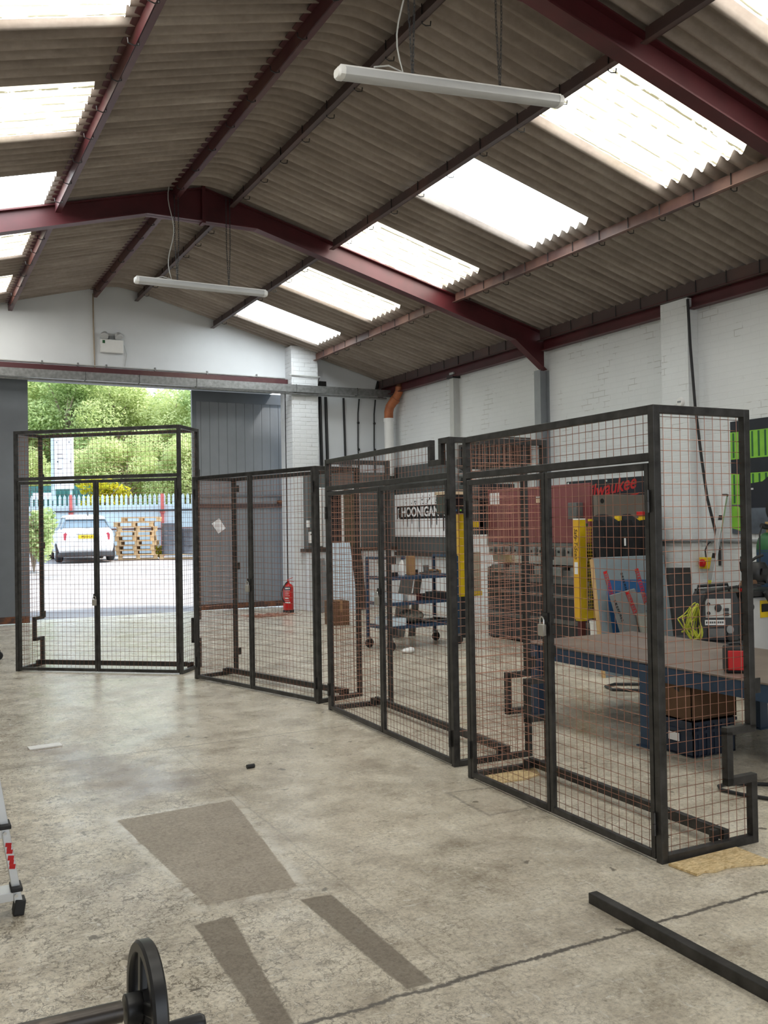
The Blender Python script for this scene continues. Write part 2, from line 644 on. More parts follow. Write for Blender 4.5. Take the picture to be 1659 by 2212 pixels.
def panel_mat(name, c, axis, pitch, groove=0.012, var=0.1, rough=0.5):
    """painted boards: grooves by bump and darker colour along one world axis"""
    q = NT(name)
    p = q.pos()
    s = q.sep(p)
    m_ = q.math('ABSOLUTE', q.math('SUBTRACT', q.math('FRACT', q.math('DIVIDE', s[axis], pitch)), 0.5))
    g = q.map(m_, 0.5 - groove / pitch, 0.5)
    n1 = q.noise(p, 2.2, 6)
    cc = q.ramp(n1, [(0.3, tuple(x * (1 - var) for x in c)), (0.7, tuple(x * (1 + var) for x in c))])
    cc = q.mix(q.math('MULTIPLY', g, 0.6), cc, tuple(x * 0.35 for x in c))  # groove lines darkened in the colour as well as bumped
    q.link(cc, q.b.inputs['Base Color'])
    q.b.inputs['Roughness'].default_value = rough
    q.bump(q.math('SUBTRACT', 1.0, g), 0.6, 0.008)
    return q.mat


SKY0, PITCHC = 5.47, 0.14714
m_floor = floor_mat()
m_roof = roof_mat()
m_brickY = brick_paint('white_brick_side', 1, (0.76, 0.785, 0.80), 0.3)
m_brickX = mat('white_painted_render', (0.72, 0.745, 0.77), 0.6, var=0.05, scale=1.2, bump=0.12)
m_brickP = brick_paint('white_brick_pier', 0, (0.76, 0.78, 0.80), 0.7, 0.008)
m_wallL = mat('white_paint_side', (0.72, 0.72, 0.70), 0.7, bump=0.2)
m_maroon = mat('maroon_paint', (0.078, 0.0125, 0.016), 0.45, var=0.3, scale=2.5)
m_maroonL = mat('maroon_paint_purlin', (0.07, 0.014, 0.018), 0.45, c2=(0.11, 0.045, 0.035), spot=0.58, scale=1.2)
m_brown_shade = mat('brown_steel_and_shade', (0.075, 0.048, 0.045), 0.5, c2=(0.115, 0.06, 0.05), spot=0.6, scale=1.5)  # shade on the right purlins put into the colour; plain brown on the door
m_litpurl = mat('worn_steel_lit_tone', (0.20, 0.105, 0.08), 0.5, c2=(0.10, 0.05, 0.045), spot=0.55, scale=1.6)  # lit copy of the worn purlin paint, light put into the colour
m_black = mat('black_paint', (0.012, 0.012, 0.013), 0.45)
m_blackrub = mat('black_rubber', (0.018, 0.018, 0.02), 0.65)
m_steel = mat('raw_black_steel', (0.052, 0.050, 0.049), 0.38, metal=0.55, var=0.45, scale=14)
m_copper = mat('copper_coated_wire', (0.31, 0.16, 0.115), 0.36, metal=0.92, var=0.15)
m_galv = mat('galvanised_steel', (0.22, 0.225, 0.225), 0.45, metal=0.5, var=0.25, scale=18)
m_alu = mat('aluminium', (0.66, 0.68, 0.70), 0.35, metal=0.7, var=0.06)
m_chrome = mat('bright_steel', (0.62, 0.61, 0.58), 0.25, metal=0.9, var=0.08)
m_brass = mat('satin_lock_body', (0.42, 0.40, 0.36), 0.35, metal=0.8, var=0.1)
m_greycol = mat('grey_column_paint', (0.25, 0.265, 0.28), 0.5, var=0.08)
m_greylight = mat('light_grey_column_paint', (0.52, 0.53, 0.52), 0.5, var=0.06)
m_doorgrey = panel_mat('grey_door_boards', (0.21, 0.225, 0.245), 0, 0.165)
m_doorplain = mat('grey_door_sheet', (0.135, 0.15, 0.17), 0.5, var=0.12, scale=2)
m_rust = mat('rust', (0.17, 0.065, 0.03), 0.8, c2=(0.06, 0.035, 0.03), scale=9)
m_white = mat('white_plastic', (0.80, 0.80, 0.79), 0.4, var=0.03)
m_whitegrey = mat('off_white_diffuser', (0.52, 0.53, 0.54), 0.35, var=0.04)
m_paper = mat('white_paper', (0.82, 0.82, 0.84), 0.8, var=0.03)
m_greyboard = panel_mat('grey_green_boards', (0.105, 0.118, 0.118), 0, 0.15, 0.01)
m_greyboardY = panel_mat('shaded_grey_boards', (0.080, 0.088, 0.088), 1, 0.15, 0.01)  # same boards as the end wall, their shade put into a darker grey
m_darkwood = mat('dark_brown_timber', (0.055, 0.038, 0.03), 0.6, var=0.3)
m_glassdark = mat('dark_window_glass', (0.006, 0.006, 0.008), 0.12, var=0.05)
m_orange = mat('terracotta_plastic', (0.40, 0.125, 0.045), 0.45, var=0.2, scale=10)
m_red = mat('red_paint', (0.55, 0.012, 0.015), 0.35, var=0.1)
m_blue = mat('blue_paint', (0.022, 0.052, 0.105), 0.45, var=0.2, scale=5)
m_bluedark = mat('dark_blue_plastic', (0.016, 0.028, 0.055), 0.5, var=0.2)
m_table = mat('brown_steel_plate', (0.235, 0.185, 0.160), 0.42, metal=0.3, var=0.25, scale=3)
m_yellow = mat('yellow_paint', (0.72, 0.50, 0.015), 0.45, var=0.12)
m_yellow2 = mat('deep_yellow_paint', (0.74, 0.42, 0.02), 0.45, var=0.05)
m_press = mat('dusty_red_paint', (0.20, 0.052, 0.055), 0.5, var=0.12, scale=2)
m_charcoal = mat('charcoal_paint', (0.024, 0.026, 0.030), 0.5, var=0.15)
m_midgrey = mat('mid_grey_metal', (0.125, 0.125, 0.125), 0.45, metal=0.3, var=0.25, scale=10)
m_taupe = mat('taupe_paint', (0.155, 0.132, 0.112), 0.55, var=0.06)
m_cloth = mat('black_cloth', (0.009, 0.009, 0.011), 0.95, var=0.3, bump=0.4, scale=20)
m_card = mat('brown_cardboard', (0.36, 0.21, 0.095), 0.8, var=0.12)
m_carddk = mat('kraft_cardboard', (0.125, 0.065, 0.033), 0.8, var=0.15)  # kraft brown lowered to hold the shade under the bench
m_film = mat('grey_film', (0.21, 0.255, 0.285), 0.3, var=0.12, scale=3)
m_filmblue = mat('blue_film', (0.03, 0.12, 0.30), 0.3, var=0.3, scale=2)
m_pine = mat('pale_timber', (0.56, 0.37, 0.17), 0.6, var=0.12)
m_pallet = mat('pallet_timber', (0.52, 0.36, 0.19), 0.75, var=0.3, scale=3)
m_poly = mat('blue_white_foam', (0.62, 0.74, 0.84), 0.7, var=0.05)
m_sheetgrey = mat('grey_sheet_metal', (0.24, 0.25, 0.255), 0.4, metal=0.3, var=0.1)
m_green = mat('lime_green_print', (0.22, 0.52, 0.05), 0.5, var=0.15)
m_greendk = mat('dark_green_print', (0.02, 0.11, 0.035), 0.5, var=0.2)
m_navy = mat('blue_black_print', (0.010, 0.013, 0.022), 0.5, var=0.2)
m_goldp = mat('gold_print', (0.40, 0.27, 0.12), 0.5, var=0.1)
m_greyprint = mat('grey_print', (0.09, 0.11, 0.14), 0.5, var=0.4, scale=5)
m_lime = mat('yellow_green_cable', (0.45, 0.48, 0.04), 0.5)
m_tyre = mat('tyre_rubber', (0.025, 0.027, 0.03), 0.7)
m_carwhite = mat('white_car_paint', (0.85, 0.87, 0.90), 0.25, var=0.02)
m_carglass = mat('car_glass', (0.16, 0.22, 0.27), 0.08, var=0.2, scale=2)
m_taillight = mat('tail_light_red', (0.45, 0.06, 0.09), 0.2)
m_plate = mat('number_plate_yellow', (0.80, 0.55, 0.02), 0.4, var=0.02)
m_fence = mat('pale_blue_fence_steel', (0.50, 0.62, 0.68), 0.5, var=0.06)
m_redpost = mat('faded_red_post', (0.42, 0.09, 0.085), 0.6)
m_pipe = mat('brown_pipe', (0.13, 0.065, 0.055), 0.6)
m_drum = mat('dark_grey_drum', (0.085, 0.095, 0.11), 0.4, var=0.3, scale=4)
m_tealbox = mat('teal_container_steel', (0.03, 0.16, 0.15), 0.5, var=0.1)
m_yard = mat('yard_concrete', (0.31, 0.29, 0.28), 0.8, var=0.25, scale=0.9, bump=0.1)
m_grass = mat('rough_grass', (0.16, 0.25, 0.05), 0.9, var=0.3, scale=2)
m_bark = mat('pale_bark', (0.30, 0.25, 0.19), 0.9, var=0.2)
m_swarf = mat('copper_clippings', (0.48, 0.24, 0.17), 0.4, metal=0.4)
m_osb = osb_mat()
m_cream = mat('cream_sheet', (0.42, 0.39, 0.30), 0.6)
m_conduit = mat('aged_beige_conduit', (0.36, 0.29, 0.22), 0.6)
m_castiron = mat('black_cast_iron', (0.016, 0.016, 0.018), 0.36, var=0.3, scale=12)
m_shaft = mat('worn_dark_shaft', (0.065, 0.057, 0.052), 0.35, metal=0.6, c2=(0.12, 0.10, 0.085), spot=0.62, scale=18)
m_concreteblk = mat('grey_putty_bucket', (0.30, 0.30, 0.27), 0.7, var=0.1)
m_plasticwhite = mat('white_plastic_bag', (0.82, 0.83, 0.84), 0.4)
m_olive = mat('olive_window_glass', (0.085, 0.075, 0.045), 0.2, var=0.2)
m_beige = mat('beige_wood_top', (0.58, 0.44, 0.30), 0.6)
m_limeleaf = leaf_mat('fresh_leaves', (0.42, 0.50, 0.20), (0.78, 0.83, 0.48))
m_leafdk = leaf_mat('mid_leaves', (0.34, 0.46, 0.20), (0.68, 0.77, 0.44))
m_leafyel = leaf_mat('yellow_leaves', (0.42, 0.42, 0.03), (0.70, 0.62, 0.06))

# ================================================================== STRUCTURE
XR, XW, XL = 3.17, 8.18, -1.84
Y0, YG = -5.0, 15.5


def zroof(x):
    d = abs(x - XR)
    return 5.575 - 0.273 * math.sqrt(d * d + 0.2 ** 2)


struct(MB().box(XL - 0.3, XW + 0.25, Y0 - 1, 16.35, -0.25, 0).build('floor', m_floor, smooth=0))
# right wall with brick piers
b = MB().box(XW, XW + 0.24, Y0, 15.75, 0, 4.10)
struct(b.build('wall_right', m_brickY, smooth=0))
b = MB().box(XW - 0.16, XW + 0.01, 7.72, 8.14, 0, 4.06)
struct(b.build('trim_1', m_brickY, smooth=0), 'white painted brick pier on the right wall with a black cable running down it')
struct(MB().box(XL - 0.24, XL, Y0, 15.75, 0, 4.10).build('wall_left', m_wallL, smooth=0))
# rear wall behind the camera, unseen, its opening added to admit fill daylight
b = MB().box(XL, 0.6, Y0 - .2, Y0, 0, 4.1).box(6.4, XW, Y0 - .2, Y0, 0, 4.1)
b.prism([(XL, 4.1), (XW, 4.1)] + [(XR + d, zroof(XR + d) + 0.03) for d in (5.01, 2.0, .5, 0, -.5, -2.0, -5.01)], (0, Y0, 0), (1, 0, 0), (0, 0, 1), 0.2)
struct(b.build('wall_back', m_wallL, smooth=0))
# end wall
b = MB()
b.prism([(XL, 3.95), (XW, 3.95)] + [(XR + d, zroof(XR + d) + 0.035) for d in (5.01, 3.0, 1.0, .5, .25, .1, 0, -.1, -.25, -.5, -1.0, -3.0, -5.01)], (0, YG + 0.25, 0), (1, 0, 0), (0, 0, 1), 0.25)
b.box(XL, -1.0, YG, YG + 0.25, 0, 3.95)
b.box(6.15, XW, YG, YG + 0.25, 0, 3.95)
struct(b.build('wall_far', m_brickX, smooth=0))
b = MB().box(6.15, 6.66, YG - 0.30, YG + 0.05, 0, 4.72)
struct(b.build('trim_2', m_brickP, smooth=0, bevel=0.008), 'white brick pier to the right of the sliding doors')
# boarded corner: brick dado with grey boards above
b = MB().box(6.34, XW, YG - 0.52, YG, 0, 1.04)
struct(b.build('wall_dado', m_brickP, smooth=0))
b = MB().box(6.34, XW, YG - 0.50, YG - 0.02, 1.10, 2.46)
struct(b.build('wall_boarding', m_greyboard, smooth=0))
b = MB().box(6.27, XW, YG - 0.56, YG - 0.3, 1.04, 1.10)
b.box(XW - 0.14, XW, 12.75, YG - 0.3, 0.94, 1.0)
struct(b.build('trim_3', m_darkwood, smooth=0), 'dark brown sill rail under the grey boards')
b = MB().box(XW - 0.08, XW + 0.01, 12.75, YG - 0.45, 1.0, 2.56)
struct(b.build('wall_boarding_right', m_greyboardY, smooth=0))
# window in the boarding
wf = struct(MB().box(6.70, 6.98, YG - 0.56, YG - 0.49, 2.12, 2.19).box(6.70, 6.98, YG - 0.58, YG - 0.49, 1.12, 1.18).build('window_1', m_white, smooth=0), 'small black window with white head and sill in the grey boards')
MB().box(6.71, 6.97, YG - 0.53, YG - 0.495, 1.18, 2.12).build('pane', m_glassdark, wf, smooth=0)
wf = struct(MB().box(6.98, 7.02, YG - 0.55, YG - 0.49, 1.1, 2.19).box(7.31, 7.345, YG - 0.55, YG - 0.49, 1.1, 2.19).box(7.02, 7.31, YG - 0.55, YG - 0.49, 2.15, 2.19).build('window_2', m_white, smooth=0), 'brown window with thin white uprights in the grey boards')
MB().box(7.02, 7.31, YG - 0.525, YG - 0.495, 1.12, 2.15).build('pane', m_olive, wf, smooth=0)

# roof sheets: corrugated, curved over the ridge, with holes where the rooflights lie
PITCHC = 0.14714
DS = [0, .05, .1, .15, .2, .26, .34, .46, .7, 1.2, 1.77, 3.27, 4.2, 5.16]
SKY0, SKYP, SKYL = 5.47, 14 * PITCHC, 7 * PITCHC
NSKY = 8
sky_rows = [(SKY0 + (k - 3) * SKYP, SKY0 + (k - 3) * SKYP + SKYL) for k in range(NSKY)]


def wave(y):
    return 0.037 * math.cos(2 * math.pi * (y - SKY0) / PITCHC)


for side, nm in ((1, 'ceiling_right'), (-1, 'ceiling_left')):
    ys = []
    y = SKY0 - 72 * PITCHC
    while y < 15.66:
        ys.append(y)
        y += PITCHC / 8
    vs_, fs_ = [], []
    nd = len(DS)
    for y in ys:
        lap = 0.004 * (int((y - SKY0) / (PITCHC * 7) + 100) % 2)
        for d in DS:
            vs_.append((XR + side * d, y, zroof(XR + side * d) + wave(y) + lap))
    for i in range(len(ys) - 1):
        ym = (ys[i] + ys[i + 1]) / 2
        hole = any(a + 0.002 < ym < b_ - 0.002 for a, b_ in sky_rows)
        for k in range(nd - 1):
            if hole and k == 10:
                continue
            q_ = (i * nd + k, i * nd + k + 1, (i + 1) * nd + k + 1, (i + 1) * nd + k)
            fs_.append(q_ if side < 0 else q_[::-1])
    struct(MB().add(vs_, fs_).build(nm, m_roof, smooth=60))

skm = [skylight_mat('rooflight_warm', (1.0, 0.985, 0.93), 0.8), skylight_mat('rooflight_cool', (0.90, 0.97, 1.0), 0.12)]
wi = 3
for side in (1, -1):
    for k, (a, b_) in enumerate(sky_rows):
        vs_, fs_ = [], []
        n = 56
        for i in range(n + 1):
            y = a - 0.03 + (b_ - a + 0.06) * i / n
            for d in (1.74, 3.30):
                vs_.append((XR + side * d, y, zroof(XR + side * d) + wave(y) + 0.012))
        for i in range(n):
            fs_.append((2 * i, 2 * i + 1, 2 * i + 3, 2 * i + 2))
        cool = (side > 0 and k in (4, 7)) or (side < 0 and k in (5,))
        struct(MB().add(vs_, fs_).build('window_%d' % wi, skm[1 if cool else 0], smooth=60),
               'corrugated translucent rooflight sheet on the %s slope' % ('right' if side > 0 else 'left'))
        wi += 1

# purlins, one length per bay
bays = [(-4.9, 4.99), (5.13, 10.48), (10.62, 15.5)]
ti = 4
hook = MB()
hook_me = None
for side in (-1, 1):
    for d in (0.36, 1.66, 3.46, 4.86):
        x = XR + side * d
        zt = zroof(x) - 0.026
        for bi, (ya, yb) in enumerate(bays):
            hh = 0.13 if d < 4 else 0.16
            b = MB()
            b.box(x - 0.004, x + 0.004, ya, yb, zt - hh, zt)
            b.box(min(x, x + side * 0.05), max(x, x + side * 0.05), ya, yb, zt - 0.008, zt)
            b.box(min(x, x - side * 0.055), max(x, x - side * 0.055), ya, yb, zt - hh, zt - hh + 0.008)
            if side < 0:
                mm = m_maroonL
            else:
                mm = m_litpurl if d == 3.46 else m_brown_shade
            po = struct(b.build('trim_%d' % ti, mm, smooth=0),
                        '%s steel purlin, %s of the ridge, %s bay' % ('maroon' if side < 0 else 'shading-coloured maroon', 'left' if side < 0 else 'right', ('near', 'middle', 'far')[bi]))
            ti += 1
            if bi > 0 and d < 4.9:
                yy = ya + 0.25
                while yy < yb - 0.1:
                    if hook_me is None:
                        hb = MB()
                        hb.tube([(0.012, 0, 0.02), (0.012, 0, -0.145), (-0.02, 0, -0.155), (-0.062, 0, -0.145), (-0.066, 0, -0.11)], 0.005, 5)
                        ho = hb.build('hook_bolt', m_black, po)
                        hook_me = ho.data
                    else:
                        ho = bpy.data.objects.new('hook_bolt', hook_me)
                        col.objects.link(ho)
                        ho.parent = po
                    ho.location = (x, yy, zt)
                    if side > 0:
                        ho.scale = (-1, 1, 1)
                    yy += PITCHC * (3 if d > 3 else 4)
# eave beams
for side in (-1, 1):
    xo = XR + side * 4.93
    for bi, (ya, yb) in enumerate(bays):
        b = MB()
        xa, xb = xo - 0.075, xo + 0.03
        zb = 3.925
        b.box(xo - 0.01, xo + 0.0, ya, yb, zb, zb + 0.17)
        b.box(xa, xb, ya, yb, zb, zb + 0.012)
        b.box(xa, xb, ya, yb, zb + 0.158, zb + 0.17)
        struct(b.build('trim_%d' % ti, m_maroon, smooth=0), 'maroon eave beam along the top of the %s wall, %s bay' % ('right' if side > 0 else 'left', ('near', 'middle', 'far')[bi]))
        ti += 1

# portal frames
for yf, where in ((10.55, 'crossing the middle of the roof'), (5.06, 'overhead at the top right corner'), (-0.4, 'behind the camera')):
    if yf < 0:
        continue
    t = thing('portal_frame', 'maroon steel portal frame ' + where, 'roof beam', (XR, yf, 0))
    for side in (-1, 1):
        def X(d):
            return XR + side * d
        top = [(0, 5.50), (4.93, zroof(XR + 4.93) - 0.028)]
        bot = [(0, 5.10), (0.66, 5.10), (4.44, 4.06), (4.97, 3.66)]
        poly = [(X(0), 5.50), (X(4.97), zroof(XR + 4.97) - 0.03), (X(4.97), 3.66), (X(4.44), 4.06), (X(0.66), 5.10), (X(0), 5.10)]
        if side > 0:
            poly = poly[::-1]
        b = MB()
        b.prism(poly, (0, yf + 0.006, 0), (1, 0, 0), (0, 0, 1), 0.012)

        def fl(p, q, wd=0.135, th=0.014):
            b.bar((X(p[0]), yf, p[1]), (X(q[0]), yf, q[1]), wd, th)
        fl((0, 5.495), (4.97, zroof(XR + 4.97) - 0.034))
        fl((0, 5.107), (0.66, 5.107)); fl((0.66, 5.107), (4.44, 4.067)); fl((4.44, 4.067), (4.97, 3.667))
        b.build('rafter', m_maroon, t, smooth=0)
    b = MB().box(XR - 0.02, XR + 0.02, yf - 0.07, yf + 0.07, 5.08, 5.53)
    b.build('ridge_plate', m_maroon, t, smooth=0)
    for side in (-1, 1):
        x = XR + side * 4.93
        b = MB().box(x - 0.085, x - 0.073, yf - 0.07, yf + 0.07, 0, 3.66).box(x + 0.073, x + 0.085, yf - 0.07, yf + 0.07, 0, 3.66).box(x - 0.08, x + 0.08, yf - 0.005, yf + 0.005, 0, 3.66)
        b.build('column', m_greycol, t, smooth=0, label='grey painted steel column')
# intermediate light grey column with dark cap
t = thing('wall_column', 'pale grey steel column with a dark cap on the right wall', 'column', (8.12, 12.95, 0))
MB().box(8.06, 8.18, 12.86, 12.98, 0, 4.0).build('column_shaft', m_greylight, t, smooth=0)
MB().box(8.03, 8.18, 12.83, 13.02, 3.9, 3.955).build('cap_plate', m_black, t, smooth=0)

# door header, track
struct(MB().box(-1.8, 6.14, YG - 0.14, YG + 0.0, 4.02, 4.13).build('trim_%d' % ti, m_maroonL, smooth=0), 'maroon lintel beam over the doorway'); ti += 1
t = thing('door_track', 'galvanised steel sliding door track running across the far wall', 'track', (3, 15.1, 3.87))
b = MB()
b.box(-1.8, XW - 0.01, 15.09, 15.10, 3.875, 4.005).box(-1.8, XW - 0.01, 15.10, 15.20, 3.995, 4.005).box(-1.8, XW - 0.01, 15.10, 15.125, 3.875, 3.885)
b.build('track_channel', m_galv, t, smooth=0)
MB().tube([(-1.8, 15.13, 3.85), (5.9, 15.13, 3.85), (8.0, 15.11, 3.845)], 0.018, 8).build('guide_rail', m_galv, t)
for x in (-0.6, 1.2, 2.6, 3.45, 4.4, 6.2, 7.4):
    MB().box(x - 0.002, x + 0.002, 15.083, 15.20, 3.87, 4.012).build('joint', m_black, t, smooth=0)
# underside of the doorway head and the doors, hung outside
struct(MB().box(-1.0, 6.15, YG + 0.25, 16.32, 3.99, 4.05).build('trim_%d' % ti, m_doorplain, smooth=0), 'dark soffit above the sliding doors'); ti += 1
d1 = struct(MB().box(-1.2, 1.815, 15.79, 15.85, 0.02, 3.97).build('door_1', m_doorplain, smooth=0), 'dark grey sliding door, rusty along its foot, at the left edge')
b = MB()
for z in (0.36, 0.86, 1.7, 2.95):
    b.box(-1.2, 1.36, 15.765, 15.79, z, z + 0.015)
b.box(1.34, 1.37, 15.77, 15.79, 0.3, 3.85)
b.build('panel_rib', m_doorplain, d1, smooth=0)
MB().box(-1.2, 1.80, 15.775, 15.80, 0.02, 0.13).build('rusty_foot', m_rust, d1, smooth=0)
MB().lathe([(0.0, 0), (0.035, 0), (0.035, 0.03), (0.0, 0.03)], (1.2, 15.785, 1.35), (0, -1, 0), 12).build('lock_plate', m_galv, d1)
d2 = struct(MB().box(4.62, 6.62, 16.2, 16.25, 0.02, 3.97).build('door_2', m_doorgrey, smooth=0), 'grey boarded sliding door with a taped paper, right of the opening')
MB().box(4.62, 6.62, 16.165, 16.20, 1.86, 1.93).build('rail', m_brown_shade, d2, smooth=0)
MB().box(4.75, 6.5, 16.175, 16.20, 2.06, 2.10).build('rail', m_doorplain, d2, smooth=0)
MB().box(4.62, 4.70, 16.18, 16.2, 0.13, 3.78).box(6.5, 6.62, 16.18, 16.2, 0.13, 3.78).box(4.62, 6.62, 16.18, 16.2, 3.78, 3.97).build('door_frame', m_doorplain, d2, smooth=0)
MB().box(4.62, 6.62, 16.18, 16.205, 0.02, 0.12).build('rusty_foot', m_rust, d2, smooth=0)
MB().box(6.22, 6.36, 16.12, 16.17, 1.93, 1.99).build('bolt_latch', m_rust, d2, smooth=0)
Mp = Matrix.Rotation(R(-34), 3, 'Y')
tag(MB().cbox((5.09, 16.19, 1.53), (0.17, 0.004, 0.22), Mp).build('notice', m_paper, smooth=0), 'white paper sheet stuck crooked on the grey boarded door', 'paper')
struct(MB().box(-1.0, 6.15, 15.74, 16.34, -0.02, 0.004).build('trim_%d' % ti, m_floor, smooth=0), 'door threshold'); ti += 1

# ================================================================== OUTSIDE
def zyard(y):
    if y < 16.3:
        return 0.0
    if y < 28:
        return (y - 16.3) * 0.0455
    if y < 36:
        return 0.532 + (y - 28) * 0.02
    return 0.69


ysl = [16.3, 18, 20, 22, 24, 26, 28, 32, 36, 40]
vs_, fs_ = [], []
for y in ysl:
    for x in (-14, 0, 6, 14, 26):
        vs_.append((x, y, zyard(y) - 0.02))
for i in range(len(ysl) - 1):
    for k in range(4):
        fs_.append((i * 5 + k, i * 5 + k + 1, i * 5 + k + 6, i * 5 + k + 5))
struct(MB().add(vs_, fs_).build('ground', m_yard, smooth=0))
struct(MB().add([(-80, 40, 0.4), (120, 40, 0.4), (120, 110, 16), (-80, 110, 16)], [(0, 1, 2, 3)]).build('ground_grass', m_grass, smooth=0))
struct(MB().add([(-60, -60, -0.3), (60, -60, -0.3), (60, 16.2, -0.3), (-60, 16.2, -0.3)], [(0, 1, 2, 3)]).build('ground_yard', m_yard, smooth=0))

# fence line from (2,33.9) to (13,28.2)
fa, fb = Vector((1.0, 34.6, 0)), Vector((13.0, 28.35, 0))
fd = (fb - fa).normalized()
fnorm = Vector((fd.y, -fd.x, 0))
fl_ = (fb - fa).length


def fpt(s, off=0, z=0):
    p = fa + fd * s + fnorm * off
    return Vector((p.x, p.y, z))


t = thing('sheet_fence', 'pale blue sheet metal fence with a palisade top behind the yard', 'fence', (fa.x, fa.y, 0.5))
b = MB()
s = 0.0
while s < fl_ - 0.2:
    b.bar(fpt(s + 0.1, 0, 1.40), fpt(s + 0.1, 0, 2.12), 0.012, 0.012)
    s += 0.2
b.prism([(0, 0.45), (fl_, 0.45), (fl_, 2.32), (0, 2.32)], fa + fnorm * 0.02, fd, (0, 0, 1), 0.02)
b.build('sheeting', m_fence, t, smooth=0)
s = 0.05
pk = None
while s < fl_:
    if pk is None:
        pk = MB().prism([(-0.045, 0), (0.045, 0), (0.045, 0.36), (0, 0.44), (-0.045, 0.36)], fpt(s, -0.03, 2.25), fd, (0, 0, 1), 0.015).build('picket', m_fence, t, smooth=0)
        first_s = s
    else:
        o = pk.copy()
        col.objects.link(o)
        o.location = fd * (s - first_s)
    s += 0.16
for s in (2.0, 5.55, 7.75, 10.5):
    pass
for s, lab in ((4.62, 'left faded red post standing against the pale fence behind the white car'), (7.70, 'right faded red post standing against the pale fence between pallets and drums')):
    p = fpt(s, 0.12)
    b = MB().box(p.x - 0.045, p.x + 0.045, p.y - 0.045, p.y + 0.045, 0.55, 2.68).box(p.x - 0.07, p.x + 0.07, p.y - 0.06, p.y + 0.06, 2.02, 2.12)
    tag(b.build('red_post', m_redpost, smooth=0), lab, 'post')
for z, lab, m_ in ((2.12, 'upper dark pipe running along the pale fence', m_charcoal), (1.50, 'lower rusty brown pipe running along the pale fence', m_pipe)):
    tag(MB().tube([fpt(0, 0.2, z), fpt(fl_, 0.2, z)], 0.032, 8).build('pipe', m_, smooth=60), lab, 'pipe')

# sign tower behind the fence
t = thing('sign_board', 'tall white sign board on two posts beyond the fence', 'sign', (5.3, 35.6, 0.6))
a_ = Vector((5.01, 35.75, 0)); e_ = Vector((5.62, 35.42, 0)); dd = (e_ - a_).normalized(); nn = Vector((dd.y, -dd.x, 0))
MB().prism([(0, 3.02), (0.69, 3.02), (0.69, 4.94), (0, 4.94)], a_ - nn * 0.0, dd, (0, 0, 1), -0.08).build('panel', m_paper, t, smooth=0)
MB().prism([(-0.13, 2.6), (-0.02, 2.6), (-0.02, 4.96), (-0.13, 4.96)], a_, dd, (0, 0, 1), -0.1).build('side_post', m_fence, t, smooth=0)
b = MB()
for z, x0, x1 in ((4.72, 0.08, 0.11), (4.72, 0.54, 0.57), (4.0, 0.1, 0.15), (4.0, 0.58, 0.62), (4.3, 0.1, 0.3), (4.15, 0.12, 0.34), (3.75, 0.1, 0.28), (3.2, 0.2, 0.24)):
    b.prism([(x0, z), (x1, z), (x1, z + (0.06 if x1 - x0 < 0.1 else 0.02)), (x0, z + (0.06 if x1 - x0 < 0.1 else 0.02))], a_ + nn * 0.004, dd, (0, 0, 1), 0.004)
b.build('lettering', m_greyprint, t, smooth=0)
for x in (0.0, 0.62):
    p = a_ + dd * x
    MB().box(p.x - 0.04, p.x + 0.04, p.y + 0.05, p.y + 0.13, 0.6, 3.05).build('leg', m_fence, t, smooth=0)
t = thing('container', 'teal green container behind the palisade fence', 'container', (5.6, 38.6, 0.6))
c0 = Vector((3.6, 38.9, 0)); c1 = Vector((7.1, 37.1, 0)); cd = (c1 - c0).normalized(); cn = Vector((-cd.y, cd.x, 0))
b = MB().prism([(0, 0.6), (3.9, 0.6), (3.9, 3.25), (0, 3.25)], c0, cd, (0, 0, 1), -2.2)
b.build('body', m_tealbox, t, smooth=0)
b = MB()
for i in range(24):
    p = c0 + cd * (0.1 + i * 0.16) - cn * 0.02
    b.bar((p.x, p.y, 0.75), (p.x, p.y, 3.05), 0.07, 0.04)
b.build('corrugation', m_tealbox, t, smooth=0)
MB().prism([(1.1, 2.72), (2.0, 2.72), (2.0, 2.98), (1.1, 2.98)], c0 - cn * 0.06, cd, (0, 0, 1), 0.01).build('label_plate', m_paper, t, smooth=0)

# white hatchback seen from behind
CY, CZ = 28.15, 0.545
t = thing('car', 'white hatchback car parked in the yard, seen from behind', 'car', (4.83, CY, CZ), R(-3.5), local=True)


def ring(hw, z0, z1, y, n=1.0, tuck=0.9):
    p = []
    for (a, c_) in ((-.86, 0), (.86, 0), (tuck + .06, .1), (1, .3), (1, .62), (.97, .86), (.86, 1), (-.86, 1), (-.97, .86), (-1, .62), (-1, .3), (-tuck - .06, .1)):
        p.append(Vector((a * hw, y, z0 + (z1 - z0) * c_)))
    return p


b = MB()
b.loft([ring(.58, .42, .86, -.06), ring(.70, .30, .97, .01), ring(.78, .24, 1.01, .14), ring(.82, .21, 1.01, .45), ring(.81, .20, 1.0, 1.2), ring(.80, .20, .98, 2.3), ring(.79, .20, .92, 2.9), ring(.74, .24, .80, 3.5), ring(.6, .30, .68, 3.66)])
b.build('body', m_carwhite, t, smooth=50)
b = MB()


def gring(hwb, hwt, zb, zt, y0, y1):
    return [Vector((-hwb, y0, zb)), Vector((hwb, y0, zb)), Vector((hwt + .03, y1, zt - .04)), Vector((hwt, y1, zt)), Vector((-hwt, y1, zt)), Vector((-hwt - .03, y1, zt - .04))]


